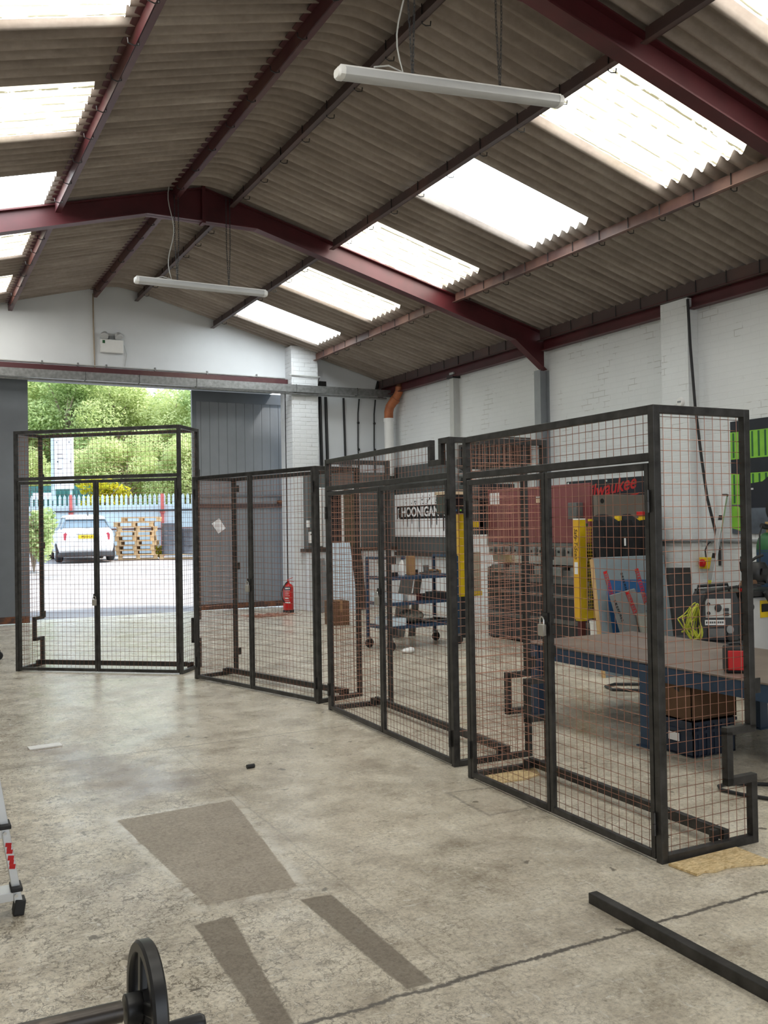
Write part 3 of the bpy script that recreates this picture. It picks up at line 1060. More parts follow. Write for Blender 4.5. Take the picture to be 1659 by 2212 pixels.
b.loft([gring(.66, .62, .97, 1.01, .12, .14), gring(.72, .53, .97, 1.30, .24, .40), gring(.74, .55, .97, 1.35, 1.2, 1.2), gring(.72, .53, .95, 1.32, 2.2, 2.0), gring(.68, .5, .92, .97, 2.75, 2.75)])
b.bar((-.69, .13, .98), (-.56, .37, 1.31), .05, .03).bar((.69, .13, .98), (.56, .37, 1.31), .05, .03)
b.build('glasshouse', m_carglass, t, smooth=30)
b = MB().loft([[Vector((x * .57, y, z + dz)) for x, dz in ((-1, 0), (1, 0), (.97, .05), (.6, .085), (-.6, .085), (-.97, .05))] for y, z in ((.30, 1.27), (.6, 1.315), (1.3, 1.34), (2.05, 1.30))])
b.build('roof', m_carwhite, t, smooth=50)
b = MB().loft([[Vector((x * hw, y, z)) for x, z in ((-1, .16), (1, .16), (1.02, .22), (.98, .29), (-.98, .29), (-1.02, .22))] for y, hw in ((-.04, .62), (.05, .75), (.5, .83))])
b.build('bumper', m_charcoal, t, smooth=50)
for sx in (-1, 1):
    for y in (.55, 3.0):
        wh = MB().lathe([(.0, -.11), (.24, -.11), (.29, -.08), (.30, 0), (.29, .08), (.24, .11), (0, .11)], (sx * .735, y, .30), (1, 0, 0), 24).build('wheel', m_tyre, t)
        MB().lathe([(0, 0), (.19, 0), (.19, .012), (0, .02)], (sx * .846, y, .30), (sx, 0, 0), 18).build('hub_cap', m_alu, wh)
    MB().prism([(.01, 0), (.10, 0), (.11, .16), (.06, .22), (.0, .18)], (sx * .60 - .055, .03, .66), (1, 0, 0), (0, 0, 1), .085).build('tail_light', m_taillight, t, smooth=0)
    MB().ball((sx * .87, 2.15, .95), (.10, .07, .07), 10, 6).build('wing_mirror', m_charcoal, t)
pl = MB().box(-.25, .25, -.10, -.05, .70, .80).build('number_plate', m_plate, t, smooth=0)
MB().text('MJ10 LY', .10, (0, -.103, .75), (1, 0, 0), (0, 0, 1), .001, sx=.95).build('lettering', m_black, pl, smooth=0)
MB().box(-.30, .30, -.09, -.04, .825, .85).build('boot_handle', m_alu, t, smooth=0)
MB().tube([(.28, -.10, .26), (.28, .1, .26)], .04, 12).build('exhaust_pipe', m_chrome, t)
MB().tube([(-.36, .10, .985), (.12, .13, 1.005)], .012, 6).build('rear_wiper', m_black, t)
MB().tube([(.08, .42, 1.38), (.08, .36, 1.56)], [.02, .004], 6).build('aerial', m_black, t)

# pallets: stack of nine, all separate
pal = None
px_, py_ = 6.58, 29.25
base_z = zyard(29.2) - 0.0
rz0 = math.atan2(-0.52, 1.04) * 0.55


def make_pallet():
    t = thing('pallet', '', 'pallet', (0, 0, 0), 0, 'stack of timber pallets in the yard', local=True)
    b = MB()
    for y in (-.36, -.18, 0, .18, .36):
        b.box(-.6, .6, y - .055, y + .055, .122, .144)
    b.build('deck_board', m_pallet, t, smooth=0)
    b = MB()
    for x in (-.53, 0, .53):
        for y in (-.34, 0, .34):
            b.box(x - .06, x + .06, y - .05, y + .05, .022, .10)
        b.box(x - .06, x + .06, -.4, .4, .10, .122)
    b.build('block', m_pallet, t, smooth=0)
    b = MB()
    for y in (-.34, 0, .34):
        b.box(-.6, .6, y - .05, y + .05, 0, .022)
    b.build('bottom_board', m_pallet, t, smooth=0)
    return t


words = ['bottom', 'second', 'third', 'fourth', 'fifth', 'sixth', 'seventh', 'eighth']
for k in range(9):
    o = make_pallet() if pal is None else copy_tree(pal)
    if pal is None:
        pal = o
    tilt = (0, 0, 0.0)
    o.location = (px_ + rng.uniform(-.06, .06) - (.05 if k > 3 else 0), py_ + rng.uniform(-.05, .05), base_z + 0.002 + .1445 * k)
    o.rotation_euler = (0, 0, rz0 + rng.uniform(-.12, .12))
    if k < 8:
        o['label'] = 'timber pallet, %s from the ground in the stack beside the white car' % words[k] if k else 'timber pallet on the ground, lowest of the stack beside the car'
    else:
        o.location = (px_ + .14, py_ + .1, base_z + 0.01 + .1445 * 8)
        o['label'] = 'timber pallet on top of the stack beside the white car'
o = copy_tree(pal)
o.location = (7.75, 28.8, zyard(28.8))
o.rotation_euler = (0, 0, rz0)
o['label'] = 'low timber pallet under the dark drums'
o['group'] = 'pallets in the yard'
for x, y, r_, h, lab in ((7.50, 28.75, .30, .98, 'taller dark grey drum on the pallet beside the right red post'), (8.04, 28.55, .27, .80, 'shorter dark grey drum on the pallet at the right of the doorway')):
    z = zyard(28.8) + .146
    b = MB().lathe([(0, 0), (r_, 0), (r_ + .012, .02), (r_, .04), (r_, h * .33), (r_ + .014, h * .345), (r_, h * .36), (r_, h * .65), (r_ + .014, h * .665), (r_, h * .68), (r_, h - .04), (r_ + .012, h - .02), (r_ - .01, h), (r_ - .02, h - .02), (0, h - .02)], (x, y, z), (0, 0, 1), 28)
    tag(b.build('drum', m_drum), lab, 'drum', 'drums on the pallet')


# vegetation
def leaf_blob(b, c, r, n, size, rg):
    for _ in range(n):
        while True:
            p = Vector((rg.uniform(-1, 1), rg.uniform(-1, 1), rg.uniform(-1, 1)))
            if 0.2 < p.length < 1:
                break
        p = Vector((p.x * r[0], p.y * r[1], p.z * r[2])) + Vector(c)
        a = Vector((rg.gauss(0, 1), rg.gauss(0, 1), rg.gauss(0, .6))).normalized()
        u = a.cross(Vector((rg.gauss(0, 1), rg.gauss(0, 1), rg.gauss(0, 1)))).normalized()
        s = size * rg.uniform(.6, 1.4)
        n_ = len(b.v)
        b.v += [p - a * s, p + u * s * .45, p + a * s, p - u * s * .45]
        b.f.append((n_, n_ + 1, n_ + 2, n_ + 3)); b.m.append(0)


def tree_proto(seed, h, spread, nl, lm, lsize=.26):
    rg = random.Random(seed)
    t = thing('tree', '', 'tree', (0, 0, 0), 0, 'trees beyond the yard', local=True)
    b = MB()
    b.tube([(0, 0, 0), (rg.uniform(-.2, .2), rg.uniform(-.2, .2), h * .4), (rg.uniform(-.4, .4), 0, h * .85)], [.20, .14, .03], 7)
    blobs = []
    for i in range(22):
        f = rg.uniform(.08, 1)
        z = h * (.10 + .86 * f)
        rad = spread * (1.1 - .75 * f) * rg.uniform(.5, 1)
        a = rg.uniform(0, 6.283)
        c = (math.cos(a) * rad, math.sin(a) * rad, z)
        blobs.append(c)
        b.tube([(0, 0, z * .72), (c[0] * .5, c[1] * .5, z * .88), c], [.07, .05, .015], 5)
    b.build('trunk', m_bark, t)
    l = MB()
    for c in blobs:
        rr = rg.uniform(.65, 1.15) * spread * .48
        leaf_blob(l, c, (rr, rr, rr * .75), nl // 22, lsize, rg)
    l.build('foliage', lm, t, smooth=0)
    return t


protos = [tree_proto(1, 10.5, 2.8, 30000, m_limeleaf, .095), tree_proto(2, 8.8, 3.1, 30000, m_leafdk, .095), tree_proto(3, 6.2, 2.7, 26000, m_limeleaf, .08)]
spots = []
# (x, y, proto, scale, label)
tl = [(4.6, 47.0, 2, 0.80, 'low bright green tree left of the white sign board'),
      (6.9, 45.0, 2, 0.72, 'low bright green tree right behind the white sign board'),
      (9.3, 43.8, 2, 0.86, 'rounded bright green tree in front, middle of the doorway'),
      (11.9, 42.0, 2, 0.84, 'bright green tree in front at the right side of the doorway'),
      (14.2, 41.0, 2, 0.8, 'bright green tree in front, hidden partly by the right door'),
      (5.3, 54.0, 0, 1.05, 'tall light green tree at the left side of the doorway'),
      (8.0, 53.0, 1, 1.12, 'tall mid green tree second from the left beyond the fence'),
      (10.6, 52.0, 0, 0.98, 'tall light green tree in the middle of the doorway'),
      (13.1, 49.5, 0, 0.86, 'tall thin light green tree below the patch of sky'),
      (15.0, 48.0, 1, 0.95, 'tall mid green tree at the right side of the doorway'),
      (6.6, 63.0, 1, 1.36, 'tall mid green tree far back at the left'),
      (10.6, 61.0, 0, 1.22, 'tall light green tree far back in the middle'),
      (14.6, 58.0, 1, 1.02, 'mid green tree far back under the patch of sky'),
      (18.0, 56.0, 0, 1.05, 'light green tree far back at the right')]
used = set()
for i, (x, y, k, s_, lab) in enumerate(tl):
    if k in used:
        o = copy_tree(protos[k])
    else:
        o = protos[k]; used.add(k)
    o.location = (x, y, 0.45)
    o.scale = (s_, s_, s_)
    o.rotation_euler = (0, 0, i * 1.37)
    o['label'] = lab


def shrub(c, r, n, lm, lab, size=.07):
    rg = random.Random(int(c[0] * 100))
    t = thing('shrub', lab, 'shrub', (c[0], c[1], c[2] - r[2]), local=True)
    l = MB()
    for i in range(9):
        cc = (rg.uniform(-.6, .6) * r[0], rg.uniform(-.6, .6) * r[1], r[2] * (1 + rg.uniform(-.7, .6)))
        leaf_blob(l, cc, (r[0] * .55, r[1] * .55, r[2] * .45), n // 9, size, rg)
    b = MB()
    for i in range(7):
        b.tube([(0, 0, 0), (rg.uniform(-.3, .3) * r[0], rg.uniform(-.3, .3) * r[1], r[2]), (rg.uniform(-.8, .8) * r[0], rg.uniform(-.8, .8) * r[1], r[2] * 1.7)], [.02, .014, .005], 5)
    b.build('stem', m_bark, t)
    l.build('foliage', lm, t, smooth=0)


shrub((3.05, 25.6, 1.28), (.52, .5, .86), 2600, m_leafdk, 'leafy green shrub growing beside the left sliding door')
shrub((6.7, 35.0, 2.75), (.95, .5, .75), 1500, m_leafyel, 'bright yellow green bush showing over the palisade fence', .11)
shrub((8.75, 28.9, 1.05), (.35, .3, .5), 900, m_leafdk, 'small green shrub behind the dark drums')
shrub((7.18, 29.0, .78), (.16, .14, .2), 260, m_leafyel, 'tuft of yellow weeds at the foot of the right red post', .05)

# ================================================================== MESH CAGES
TP, TD = 0.036, 0.025        # post tube, door tube


def wire_grid(b, x0, x1, z0, z1, fr, off=0.0, pitch=0.05, skip=None):
    """fr(u, v, w) -> point; u along, v up, w normal"""
    r = 0.0015
    u = x0 + pitch * .7
    while u < x1 - .008:
        segs = [(z0, z1)]
        if skip:
            segs = skip(u, True, z0, z1)
        for a, c in segs:
            b.tube([fr(u, a, off), fr(u, c, off)], r, 5, cap=False)
        u += pitch
    v = z0 + pitch * .7
    while v < z1 - .008:
        segs = [(x0, x1)]
        if skip:
            segs = skip(v, False, x0, x1)
        for a, c in segs:
            b.tube([fr(a, v, off + .0034), fr(c, v, off + .0034)], r, 5, cap=False)
        v += pitch


def padlock(pt, rz, label):
    t = thing('padlock', label, 'padlock', pt, rz, 'padlocks on the cage doors', local=True)
    b = MB().box(-.024, .024, -.012, .012, -.075, -.012)
    b.build('lock_body', m_brass, t, bevel=.005)
    MB().tube([(-.015, 0, -.012), (-.015, 0, .008), (-.010, 0, .020), (0, 0, .025), (.010, 0, .020), (.015, 0, .008), (.015, 0, -.012)], .0045, 8).build('shackle', m_chrome, t)
    return t


def cage(L, Rr, D, H, label, hz=None, front_notch=None, lock_label='', lockz=.95, brackets=((.68,), ()), notch=(True, True)):
    L = Vector((L[0], L[1], 0)); Rr = Vector((Rr[0], Rr[1], 0))
    W = (Rr - L).length
    rz = math.atan2(Rr.y - L.y, Rr.x - L.x)
    t = thing('mesh_cage', label, 'cage', L, rz, 'wire mesh cages standing on the workshop floor', local=True)
    h = TP / 2
    dz = (hz - .045) if hz else H - .005     # top of doors
    # front frame
    b = MB()
    for x in (h, W - h):
        b.bar((x, h, 0), (x, h, H), TP, TP)
    if front_notch:
        a, c, zn = front_notch
        b.bar((TP, h, H - h), (a + h, h, H - h), TP, TP, (0, 1, 0))
        b.bar((a, h, H - TP), (a, h, zn + h), TP, TP)
        b.bar((a - h, h, zn), (c + h, h, zn), TP, TP, (0, 1, 0))
        b.bar((c, h, zn + h), (c, h, H - TP), TP, TP)
        b.bar((c - h, h, H - h), (W - TP, h, H - h), TP, TP, (0, 1, 0))
    else:
        b.bar((TP, h, H - h), (W - TP, h, H - h), TP, TP, (0, 1, 0))
    if hz:
        b.bar((TP, h, hz - h), (W - TP, h, hz - h), TP, TP, (0, 1, 0))
    b.build('front_frame', m_steel, t, smooth=0, bevel=.002)
    fr = lambda u, v, w_: (u, h - .004 + w_, v)
    if hz:
        b = MB()
        if front_notch:
            a, c, zn = front_notch

            def sk(q_, vert, lo, hi):
                if vert:
                    return [(lo, zn)] if a < q_ < c else [(lo, hi)]
                return [(lo, a), (c, hi)] if q_ > zn else [(lo, hi)]
            wire_grid(b, TP, W - TP, hz, H - TP, fr, skip=sk)
        else:
            wire_grid(b, TP, W - TP, hz, H - TP, fr)
        b.build('header_mesh', m_copper, t, smooth=0)
    # doors
    mid = W / 2
    for s in (0, 1):
        x0, x1 = (TP + .005, mid - .003) if s == 0 else (mid + .003, W - TP - .005)
        dt = bpy.data.objects.new('door', None)
        e = TD / 2
        b = MB()
        b.bar((x0 + e, e, .012), (x0 + e, e, dz), TD, TD).bar((x1 - e, e, .012), (x1 - e, e, dz), TD, TD)
        b.bar((x0 + TD, e, .012 + .016), (x1 - TD, e, .012 + .016), TD, .032, (0, 0, 1)).bar((x0 + TD, e, dz - .016), (x1 - TD, e, dz - .016), TD, .032, (0, 0, 1))
        d = b.build('door', m_steel, t, smooth=0, bevel=.002)
        b = MB()
        wire_grid(b, x0 + TD - .006, x1 - TD + .006, .04, dz - .028, lambda u, v, w_: (u, .016 + w_, v))
        b.build('wire_mesh', m_copper, d, smooth=0)
        xh = TP - .002 if s == 0 else W - TP + .002
        for zh in (.17, dz - .17):
            b = MB().tube([(xh, -.010, zh - .05), (xh, -.010, zh)], .009, 8).tube([(xh, -.010, zh + .002), (xh, -.010, zh + .05)], .0085, 8)
            b.build('hinge', m_steel, d)
        if s == 0:
            b = MB().box(mid - .032, mid + .018, -.010, -.002, lockz + .0, lockz + .045)
            b.build('hasp', m_black, d, smooth=0)
    # side panels with skirting notch
    for s, nm in ((0, 'left'), (1, 'right')):
        x = h if s == 0 else W - h
        y0 = TP
        nz0, nz1, nd = .30, .53, .15
        b = MB()
        yb = D - h
        b.bar((x, y0, H - h), (x, D - TP, H - h), TP, TP)
        if not notch[s]:
            b.bar((x, yb, 0), (x, yb, H), TP, TP)
        else:
          b.bar((x, yb, nz1), (x, yb, H), TP, TP)
          b.bar((x, yb - nd - h, nz1 + h - .018), (x, yb + h, nz1 + h - .018), TP, TP)
          b.bar((x, yb - nd, nz0 - h), (x, yb - nd, nz1), TP, TP)
          b.bar((x, yb - nd - h, nz0), (x, yb + h, nz0), TP, TP)
          b.bar((x, yb, 0), (x, yb, nz0 - h), TP, TP)
        b.bar((x, y0, h), (x, yb - h, h), TP, TP)
        b.bar((x, y0 + .007, TP), (x, y0 + .007, H - TP), .014, .014)
        sp_ = b.build('side_panel', m_steel, t, smooth=0, bevel=.002)
        b = MB()

        def sk(q_, vert, lo, hi):
            yn = yb - nd
            if not notch[s]:
                return [(lo, hi)]
            if vert:
                return [(lo, nz0), (nz1, hi)] if q_ > yn else [(lo, hi)]
            return [(lo, yn)] if nz0 < q_ < nz1 else [(lo, hi)]
        sgn = 1 if s == 0 else -1
        wire_grid(b, TP + .005, D - TP, TP - .01, H - TP + .01, lambda u, v, w_: (x + sgn * (.004 + w_), u, v), skip=sk)
        b.build('wire_mesh', m_copper, sp_, smooth=0)
        for zb in brackets[s]:
            b = MB().box(x - .003, x + .003, D, D + .05, zb - .035, zb + .035)
            b.build('wall_bracket', m_steel, sp_, smooth=0)
    # rear floor rail set forward of the back
    b = MB()
    yr = D * .72
    b.bar((TP, yr, .05), (W - TP, yr, .05), .03, .05)
    b.bar((TP + .03, yr - .05, .02), (TP + .03, yr - .05, .075), .03, .03).bar((W - TP - .03, yr - .05, .02), (W - TP - .03, yr - .05, .075), .03, .03)
    b.build('rear_rail', m_steel, t, smooth=0, bevel=.002)
    if H > 2.3 or not hz:
        MB().bar((TP, D - h, H - h), (W - TP, D - h, H - h), TP, TP, (0, 1, 0)).build('rear_top_rail', m_steel, t, smooth=0, bevel=.002)
    ux = Vector((math.cos(rz), math.sin(rz), 0)); uy = Vector((-ux.y, ux.x, 0))
    p = L + ux * (mid - .012) - uy * .022 + Vector((0, 0, lockz + .0))
    padlock(p, rz, lock_label)
    return t


cage((1.065, 10.58), (2.54, 9.365), .50, 2.57, 'tallest black mesh cage with double doors, farthest left, in front of the open doorway', hz=2.07, lock_label='padlock on the cage standing in front of the open doorway', lockz=.78, brackets=((.56, 1.33, 2.1), (2.1,)))
cage((2.57, 9.03), (3.10, 7.16), .50, 2.01, 'lowest black mesh cage without a top panel, second from the left', lock_label='padlock on the second cage from the left, the one without a top panel', lockz=.98, brackets=((.22, 1.1, 1.9), (1.0,)), notch=(False, False))
cage((3.07, 6.90), (3.00, 4.85), .58, 2.04, 'black mesh cage with a notch cut in its top rail, third from the left', hz=1.82, front_notch=(1.79, 1.93, 1.89), lock_label='padlock on the cage with the notched top rail', lockz=1.0, brackets=((.6, 1.2), (.6, 1.2)), notch=(False, True))
cage((2.95, 4.62), (2.92, 3.02), .59, 2.01, 'nearest black mesh cage with copper wire, largest in view at the right', hz=1.80, lock_label='padlock on the nearest cage at the right, hanging from its middle', lockz=.99, brackets=((.7, 1.3), (.72,)))

# packing boards under the cages
def osb(poly, z0, z1, lab):
    b = MB()
    b.prism(poly, (0, 0, z0), (1, 0, 0), (0, 1, 0), z1 - z0)
    return tag(b.build('chip_board', m_osb, smooth=0), lab, 'board')


osb([(2.935, 2.998), (2.95, 2.85), (3.0, 2.862), (3.05, 2.84), (3.12, 2.85), (3.18, 2.835), (3.30, 2.80), (3.36, 2.80), (3.345, 2.83), (3.35, 2.998)], .001, .011, 'offcut of yellowish chipboard with a torn edge beside the nearest cage')
osb([(3.03, 4.58), (3.04, 4.42), (3.2, 4.40), (3.34, 4.44), (3.40, 4.57)], .001, .009, 'offcut of yellowish chipboard lying inside the nearest cage at its left end')

# ================================================================== FOREGROUND
tag(MB().bar((2.40, 2.865, .021), (2.375, 1.2, .021), .042, .042).build('steel_tube', m_steel, smooth=0, bevel=.003), 'length of square black steel tube lying on the floor at lower right', 'tube')
tag(MB().cbox((.865, 6.775, .005), (.215, .095, .008), Matrix.Rotation(R(4), 3, 'Z')).build('metal_strip', m_white, smooth=0), 'small flat white strip lying on the floor at the left', 'strip')
tag(MB().tube([(1.885, 5.49, .013), (1.935, 5.495, .013)], .013, 10).build('tube_offcut', m_black), 'short black tube offcut on the open floor', 'offcut')
# ladder
t = thing('step_ladder', 'aluminium step ladder with black feet at the left edge', 'ladder', (.15, 3.9, 0))


def rail(z, side):
    return Vector((.15 + side * (.25 - .16 * z * .98), 3.90 + .03 * z, z))


for s in (-1, 1):
    MB().bar(rail(.05, s), rail(1.55, s), .030, .055, (0, 1, 0)).build('side_rail', m_alu, t, smooth=0, bevel=.002)
    p = rail(.03, s)
    MB().cbox(p, (.04, .065, .06), Matrix.Rotation(R(9 * s), 3, 'Y')).build('rubber_foot', m_blackrub, t, bevel=.004)
    MB().bar((.15 + s * .12, 4.55, 0), (.15 + s * .05, 4.0, 1.5), .025, .025).build('rear_leg', m_alu, t, smooth=0)
for z in (.10, .345, .59, .83, 1.08, 1.32):
    a = rail(z, -1); c = rail(z, 1)
    st = MB().box(a.x + .01, c.x - .012, a.y - .045, a.y + .05, z - .035, z).build('tread', m_alu, t, smooth=0, bevel=.002)
    for q_ in (a, c):
        MB().cbox((q_.x, q_.y - .01, z + .008), (.042, .09, .016)).build('tread_cap', m_blackrub, st, bevel=.003)
    MB().lathe([(0, 0), (.007, 0), (.007, .004), (0, .004)], (c.x - .001, c.y - .030, z - .02), (0, -1, 0), 10).build('rivet', m_chrome, st)
b = MB()
for z0_, z1_ in ((.245, .285), (.185, .235)):
    for k in range(3):
        zz = z0_ + (z1_ - z0_) * (k + .5) / 3
        c = rail(zz, 1)
        b.cbox((c.x + .001, c.y - .0285, zz), (.022 - .006 * (k % 2), .002, (z1_ - z0_) / 3 + .002), Matrix.Rotation(R(9), 3, 'Y'))
b.build('red_sticker', m_red, t, smooth=0, label='red sticker')

# machine with handwheel, lower left corner
t = thing('bending_roller', 'black handwheel and worn shaft of a machine in the bottom left corner', 'machine', (-.35, 1.45, 0))
ax_ = Vector((1, .0, -.02)).normalized()
hubc = Vector((.299, 1.437, .769))
b = MB().tube([hubc - ax_ * .66, hubc - ax_ * .01], .0155, 24)
b.build('shaft', m_shaft, t)
b = MB().lathe([(0, -.005), (.0215, -.005), (.023, -.003), (.023, .026), (.0215, .030), (0, .030)], hubc, ax_, 28)
b.build('hub', m_castiron, t)
wc = hubc + ax_ * .028
rim = MB().lathe([(.078, -.011), (.091, -.011), (.0945, -.007), (.0945, .009), (.0915, .012), (.078, .012), (.076, .008), (.076, -.008), (.078, -.011)], wc, ax_, 64, cap=False)
rim.build('wheel_rim', m_castiron, t)
su = ax_.orthogonal().normalized(); sv = ax_.cross(su)
for k in range(4):
    a = R(28 + 90 * k)
    dv = su * math.cos(a) + sv * math.sin(a)
    MB().bar(wc - ax_ * .004 + dv * .02, wc + dv * .084, .020, .013, tuple(ax_)).build('spoke', m_castiron, t, bevel=.003)
MB().tube([hubc + ax_ * .02, hubc + ax_ * .04], .027, 20).build('hub_boss', m_castiron, t)
dv = (Vector((0, 0, -1)) - ax_ * (Vector((0, 0, -1)).dot(ax_))).normalized()
hc = wc + dv * .045 + ax_.cross(dv) * .0
MB().tube([wc + dv * .047, wc + dv * .047 + ax_ * .085, wc + dv * .047 + ax_ * .091], [.0115, .0145, .011], 18).build('handle', m_castiron, t)
b = MB()
g = hubc - ax_ * .62
b.cbox((g.x - .05, g.y, g.z - .03), (.16, .24, .26))
b.box(g.x - .13, g.x + .03, g.y - .12, g.y + .12, 0, g.z - .15)
b.build('gearbox_stand', m_charcoal, t, bevel=.006)

# dolly with castors at the left edge
t = thing('dolly', 'black castor of a low dolly at the left edge of the floor', 'dolly', (.60, 11.65, 0))
MB().box(.2, .97, 11.3, 12.0, .115, .15).build('deck', m_darkwood, t, smooth=0)
for x, y in ((.25, 11.35), (.985, 11.62), (.25, 11.95), (.90, 11.98)):
    MB().lathe([(0, -.014), (.042, -.014), (.05, -.008), (.05, .008), (.042, .014), (0, .014)], (x, y, .05), (.25, 1, 0), 20).build('castor', m_blackrub, t)
    MB().box(x - .02, x + .02, y - .025, y + .025, .085, .115).build('castor_fork', m_charcoal, t, smooth=0)

# ================================================================== HANGING TUBE LIGHTS
def tube_light(y, xa, xb, za, zb, lab, cable):
    t = thing('tube_light', lab, 'light', ((xa + xb) / 2, y, za))
    a = Vector((xa, y, za)); c = Vector((xb, y, zb)); d = (c - a).normalized()
    b = MB()
    n = 12
    u = Vector((0, 0, 1)); s = d.cross(u)
    prof = [(-.034, .03), (.034, .03), (.046, .01), (.042, -.02), (.022, -.036), (-.022, -.036), (-.042, -.02), (-.046, .01)]
    b.loft([[p + s * q_[0] + u * q_[1] for q_ in prof] for p in (a + d * .04, c - d * .04)])
    b.build('diffuser', m_whitegrey, t, smooth=40)
    b = MB().bar(a + d * .02 + u * .034, c - d * .02 + u * .034, .05, .018)
    b.build('batten', m_white, t, smooth=0)
    for e, f in ((a, a + d * .045), (c, c - d * .045)):
        b = MB()
        b.loft([[p + s * q_[0] * k + u * q_[1] * k for q_ in prof] for p, k in ((e, .8), (e + (f - e) * .3, 1.06), (f, 1.06))])
        b.build('end_cap', m_white, t, smooth=40)
    for fx in (.31, .70):
        p = a + (c - a) * fx
        zt = zroof(p.x) - .14
        for dx in (-.022, .022):
            b = MB()
            z = p.z + .045
            k = 0
            while z < zt - .012:
                o_ = (.006, 0) if k % 2 else (0, .006)
                x = p.x + dx * min(1, (z - p.z) / .5)
                b.tube([(x + o_[0], y + o_[1], z), (x + o_[0] * .7, y + o_[1] * .7, z + .017), (x - o_[0] * .7, y - o_[1] * .7, z + .017), (x - o_[0], y - o_[1], z), (x - o_[0] * .7, y - o_[1] * .7, z - .017), (x + o_[0] * .7, y + o_[1] * .7, z - .017)], .0022, 4, closed=True)
                z += .026
                k += 1
            b.build('chain', m_charcoal, t, smooth=60)
    p = a + (c - a) * .3
    zt = zroof(p.x - .05) - .06
    pts = []
    for i in range(15):
        f = i / 14
        pts.append((p.x - .05 - .03 * math.sin(f * 9), y + .02 * math.sin(f * 7), p.z + .05 + (zt - p.z - .05) * f))
    MB().tube([(p.x - .25, y, p.z + .04)] + [(p.x - .15, y, p.z + .07)] + pts, .005, 6).build('power_cable', m_greylight, t)
    return t


tube_light(4.90, 2.295, 3.97, 4.178, 4.335, 'nearer long tube light hanging on chains near the top of the photo', 1)
tube_light(10.32, 2.315, 3.875, 4.275, 4.275, 'farther long tube light hanging on chains below the roof beam', 1)

# ================================================================== END WALL FITTINGS
t = thing('emergency_light', 'white twin head emergency light on the end wall above the doorway', 'light', (3.08, YG, 4.5))
MB().box(2.90, 3.27, YG - .08, YG - .002, 4.40, 4.62).build('body', m_white, t, bevel=.012)
MB().box(2.93, 2.97, YG - .086, YG - .079, 4.55, 4.60).build('pictogram', m_greendk, t, smooth=0)
for x in (2.965, 3.19):
    MB().lathe([(0, -.05), (.04, -.05), (.062, -.01), (.068, .03), (.055, .04), (0, .04)], (x, YG - .07, 4.685), (.25 if x > 3 else -.25, -.55, -.8), 18).build('lamp_head', m_whitegrey, t)
MB().box(3.04, 3.12, YG - .06, YG - .01, 4.62, 4.68).build('bracket', m_greycol, t, smooth=0)
MB().tube([(3.29, YG - .02, 4.55), (3.33, YG - .015, 4.4), (3.30, YG - .015, 4.2)], .006, 6).build('cable', m_greylight, t)
tag(MB().tube([(2.80, YG - .02, 5.36), (2.80, YG - .02, 4.9), (2.815, YG - .02, 4.13)], .012, 8).build('vertical_conduit', m_conduit), 'brownish vertical conduit on the end wall left of the emergency light', 'conduit')
t = thing('horizontal_conduit', 'thin grey conduit with clips running along the end wall above the lintel', 'conduit', (2, YG, 4.2))
MB().tube([(-1.8, YG - .02, 4.19), (6.14, YG - .02, 4.17)], .012, 8).build('pipe', m_greylight, t)
for x in (-.5, 1.2, 2.0, 2.55, 3.0, 3.8, 4.7, 5.6):
    MB().box(x - .012, x + .012, YG - .036, YG - .002, 4.155, 4.21).build('clip', m_galv, t, smooth=0)
tag(MB().tube([(6.10, 15.18, 4.19), (6.4, 15.17, 4.185), (6.69, 15.17, 4.18), (6.72, 15.3, 4.16), (6.74, 15.47, 4.0)], .011, 8).build('pier_conduit', m_greylight), 'thin grey conduit wrapped around the white brick pier', 'conduit')
tag(MB().box(6.67, 6.95, YG - .02, YG - .002, 4.06, 4.16).build('vent_slot', m_black, smooth=0), 'small black vent hole in the wall right of the brick pier', 'vent')
for i, (x, z0, r_, lab) in enumerate(((6.705, 2.62, .028, 'leftmost thick black conduit in the group of three beside the brick pier'), (6.83, 2.55, .028, 'middle thick black conduit in the group of three beside the brick pier'), (6.945, 2.47, .028, 'rightmost thick black conduit in the group of three beside the brick pier'))):
    tag(MB().tube([(x - .02, YG - .035, 3.87), (x, YG - .035, z0)], r_, 10).build('black_conduit', m_black), lab, 'conduit', 'black conduits on the end wall')
t = thing('switch_conduit', 'black conduit with a grey switch box at its foot on the end wall', 'conduit', (7.3, YG, 2.8))
MB().tube([(7.29, YG - .03, 3.87), (7.31, YG - .03, 2.76)], .020, 10).build('pipe', m_black, t)
MB().box(7.19, 7.43, YG - .07, YG - .005, 2.62, 2.76).build('switch_box', m_greycol, t, bevel=.006)
for x, lab in ((7.59, 'thin black cable with round clips, left one in the wall corner'), (7.93, 'thin black cable with round clips, right one in the wall corner')):
    t = thing('clipped_cable', lab, 'cable', (x, YG, 2.5), group='clipped cables in the corner')
    MB().tube([(x + .03, YG - .02, 3.87), (x, YG - .02, 3.6), (x - .01, YG - .02, 3.0), (x, YG - .02, 2.45)], .013, 8).build('cable_run', m_black, t)
    for z in (3.42, 2.92):
        MB().ball((x, YG - .025, z), .026, 10, 6).build('clip', m_black, t)
tag(MB().tube([(8.03, YG - .02, 4.22), (8.0, YG - .03, 4.12), (7.97, YG - .03, 4.02)], .03, 8).build('cable_bundle', m_black), 'black cable bundle in the corner under the roof', 'cable')

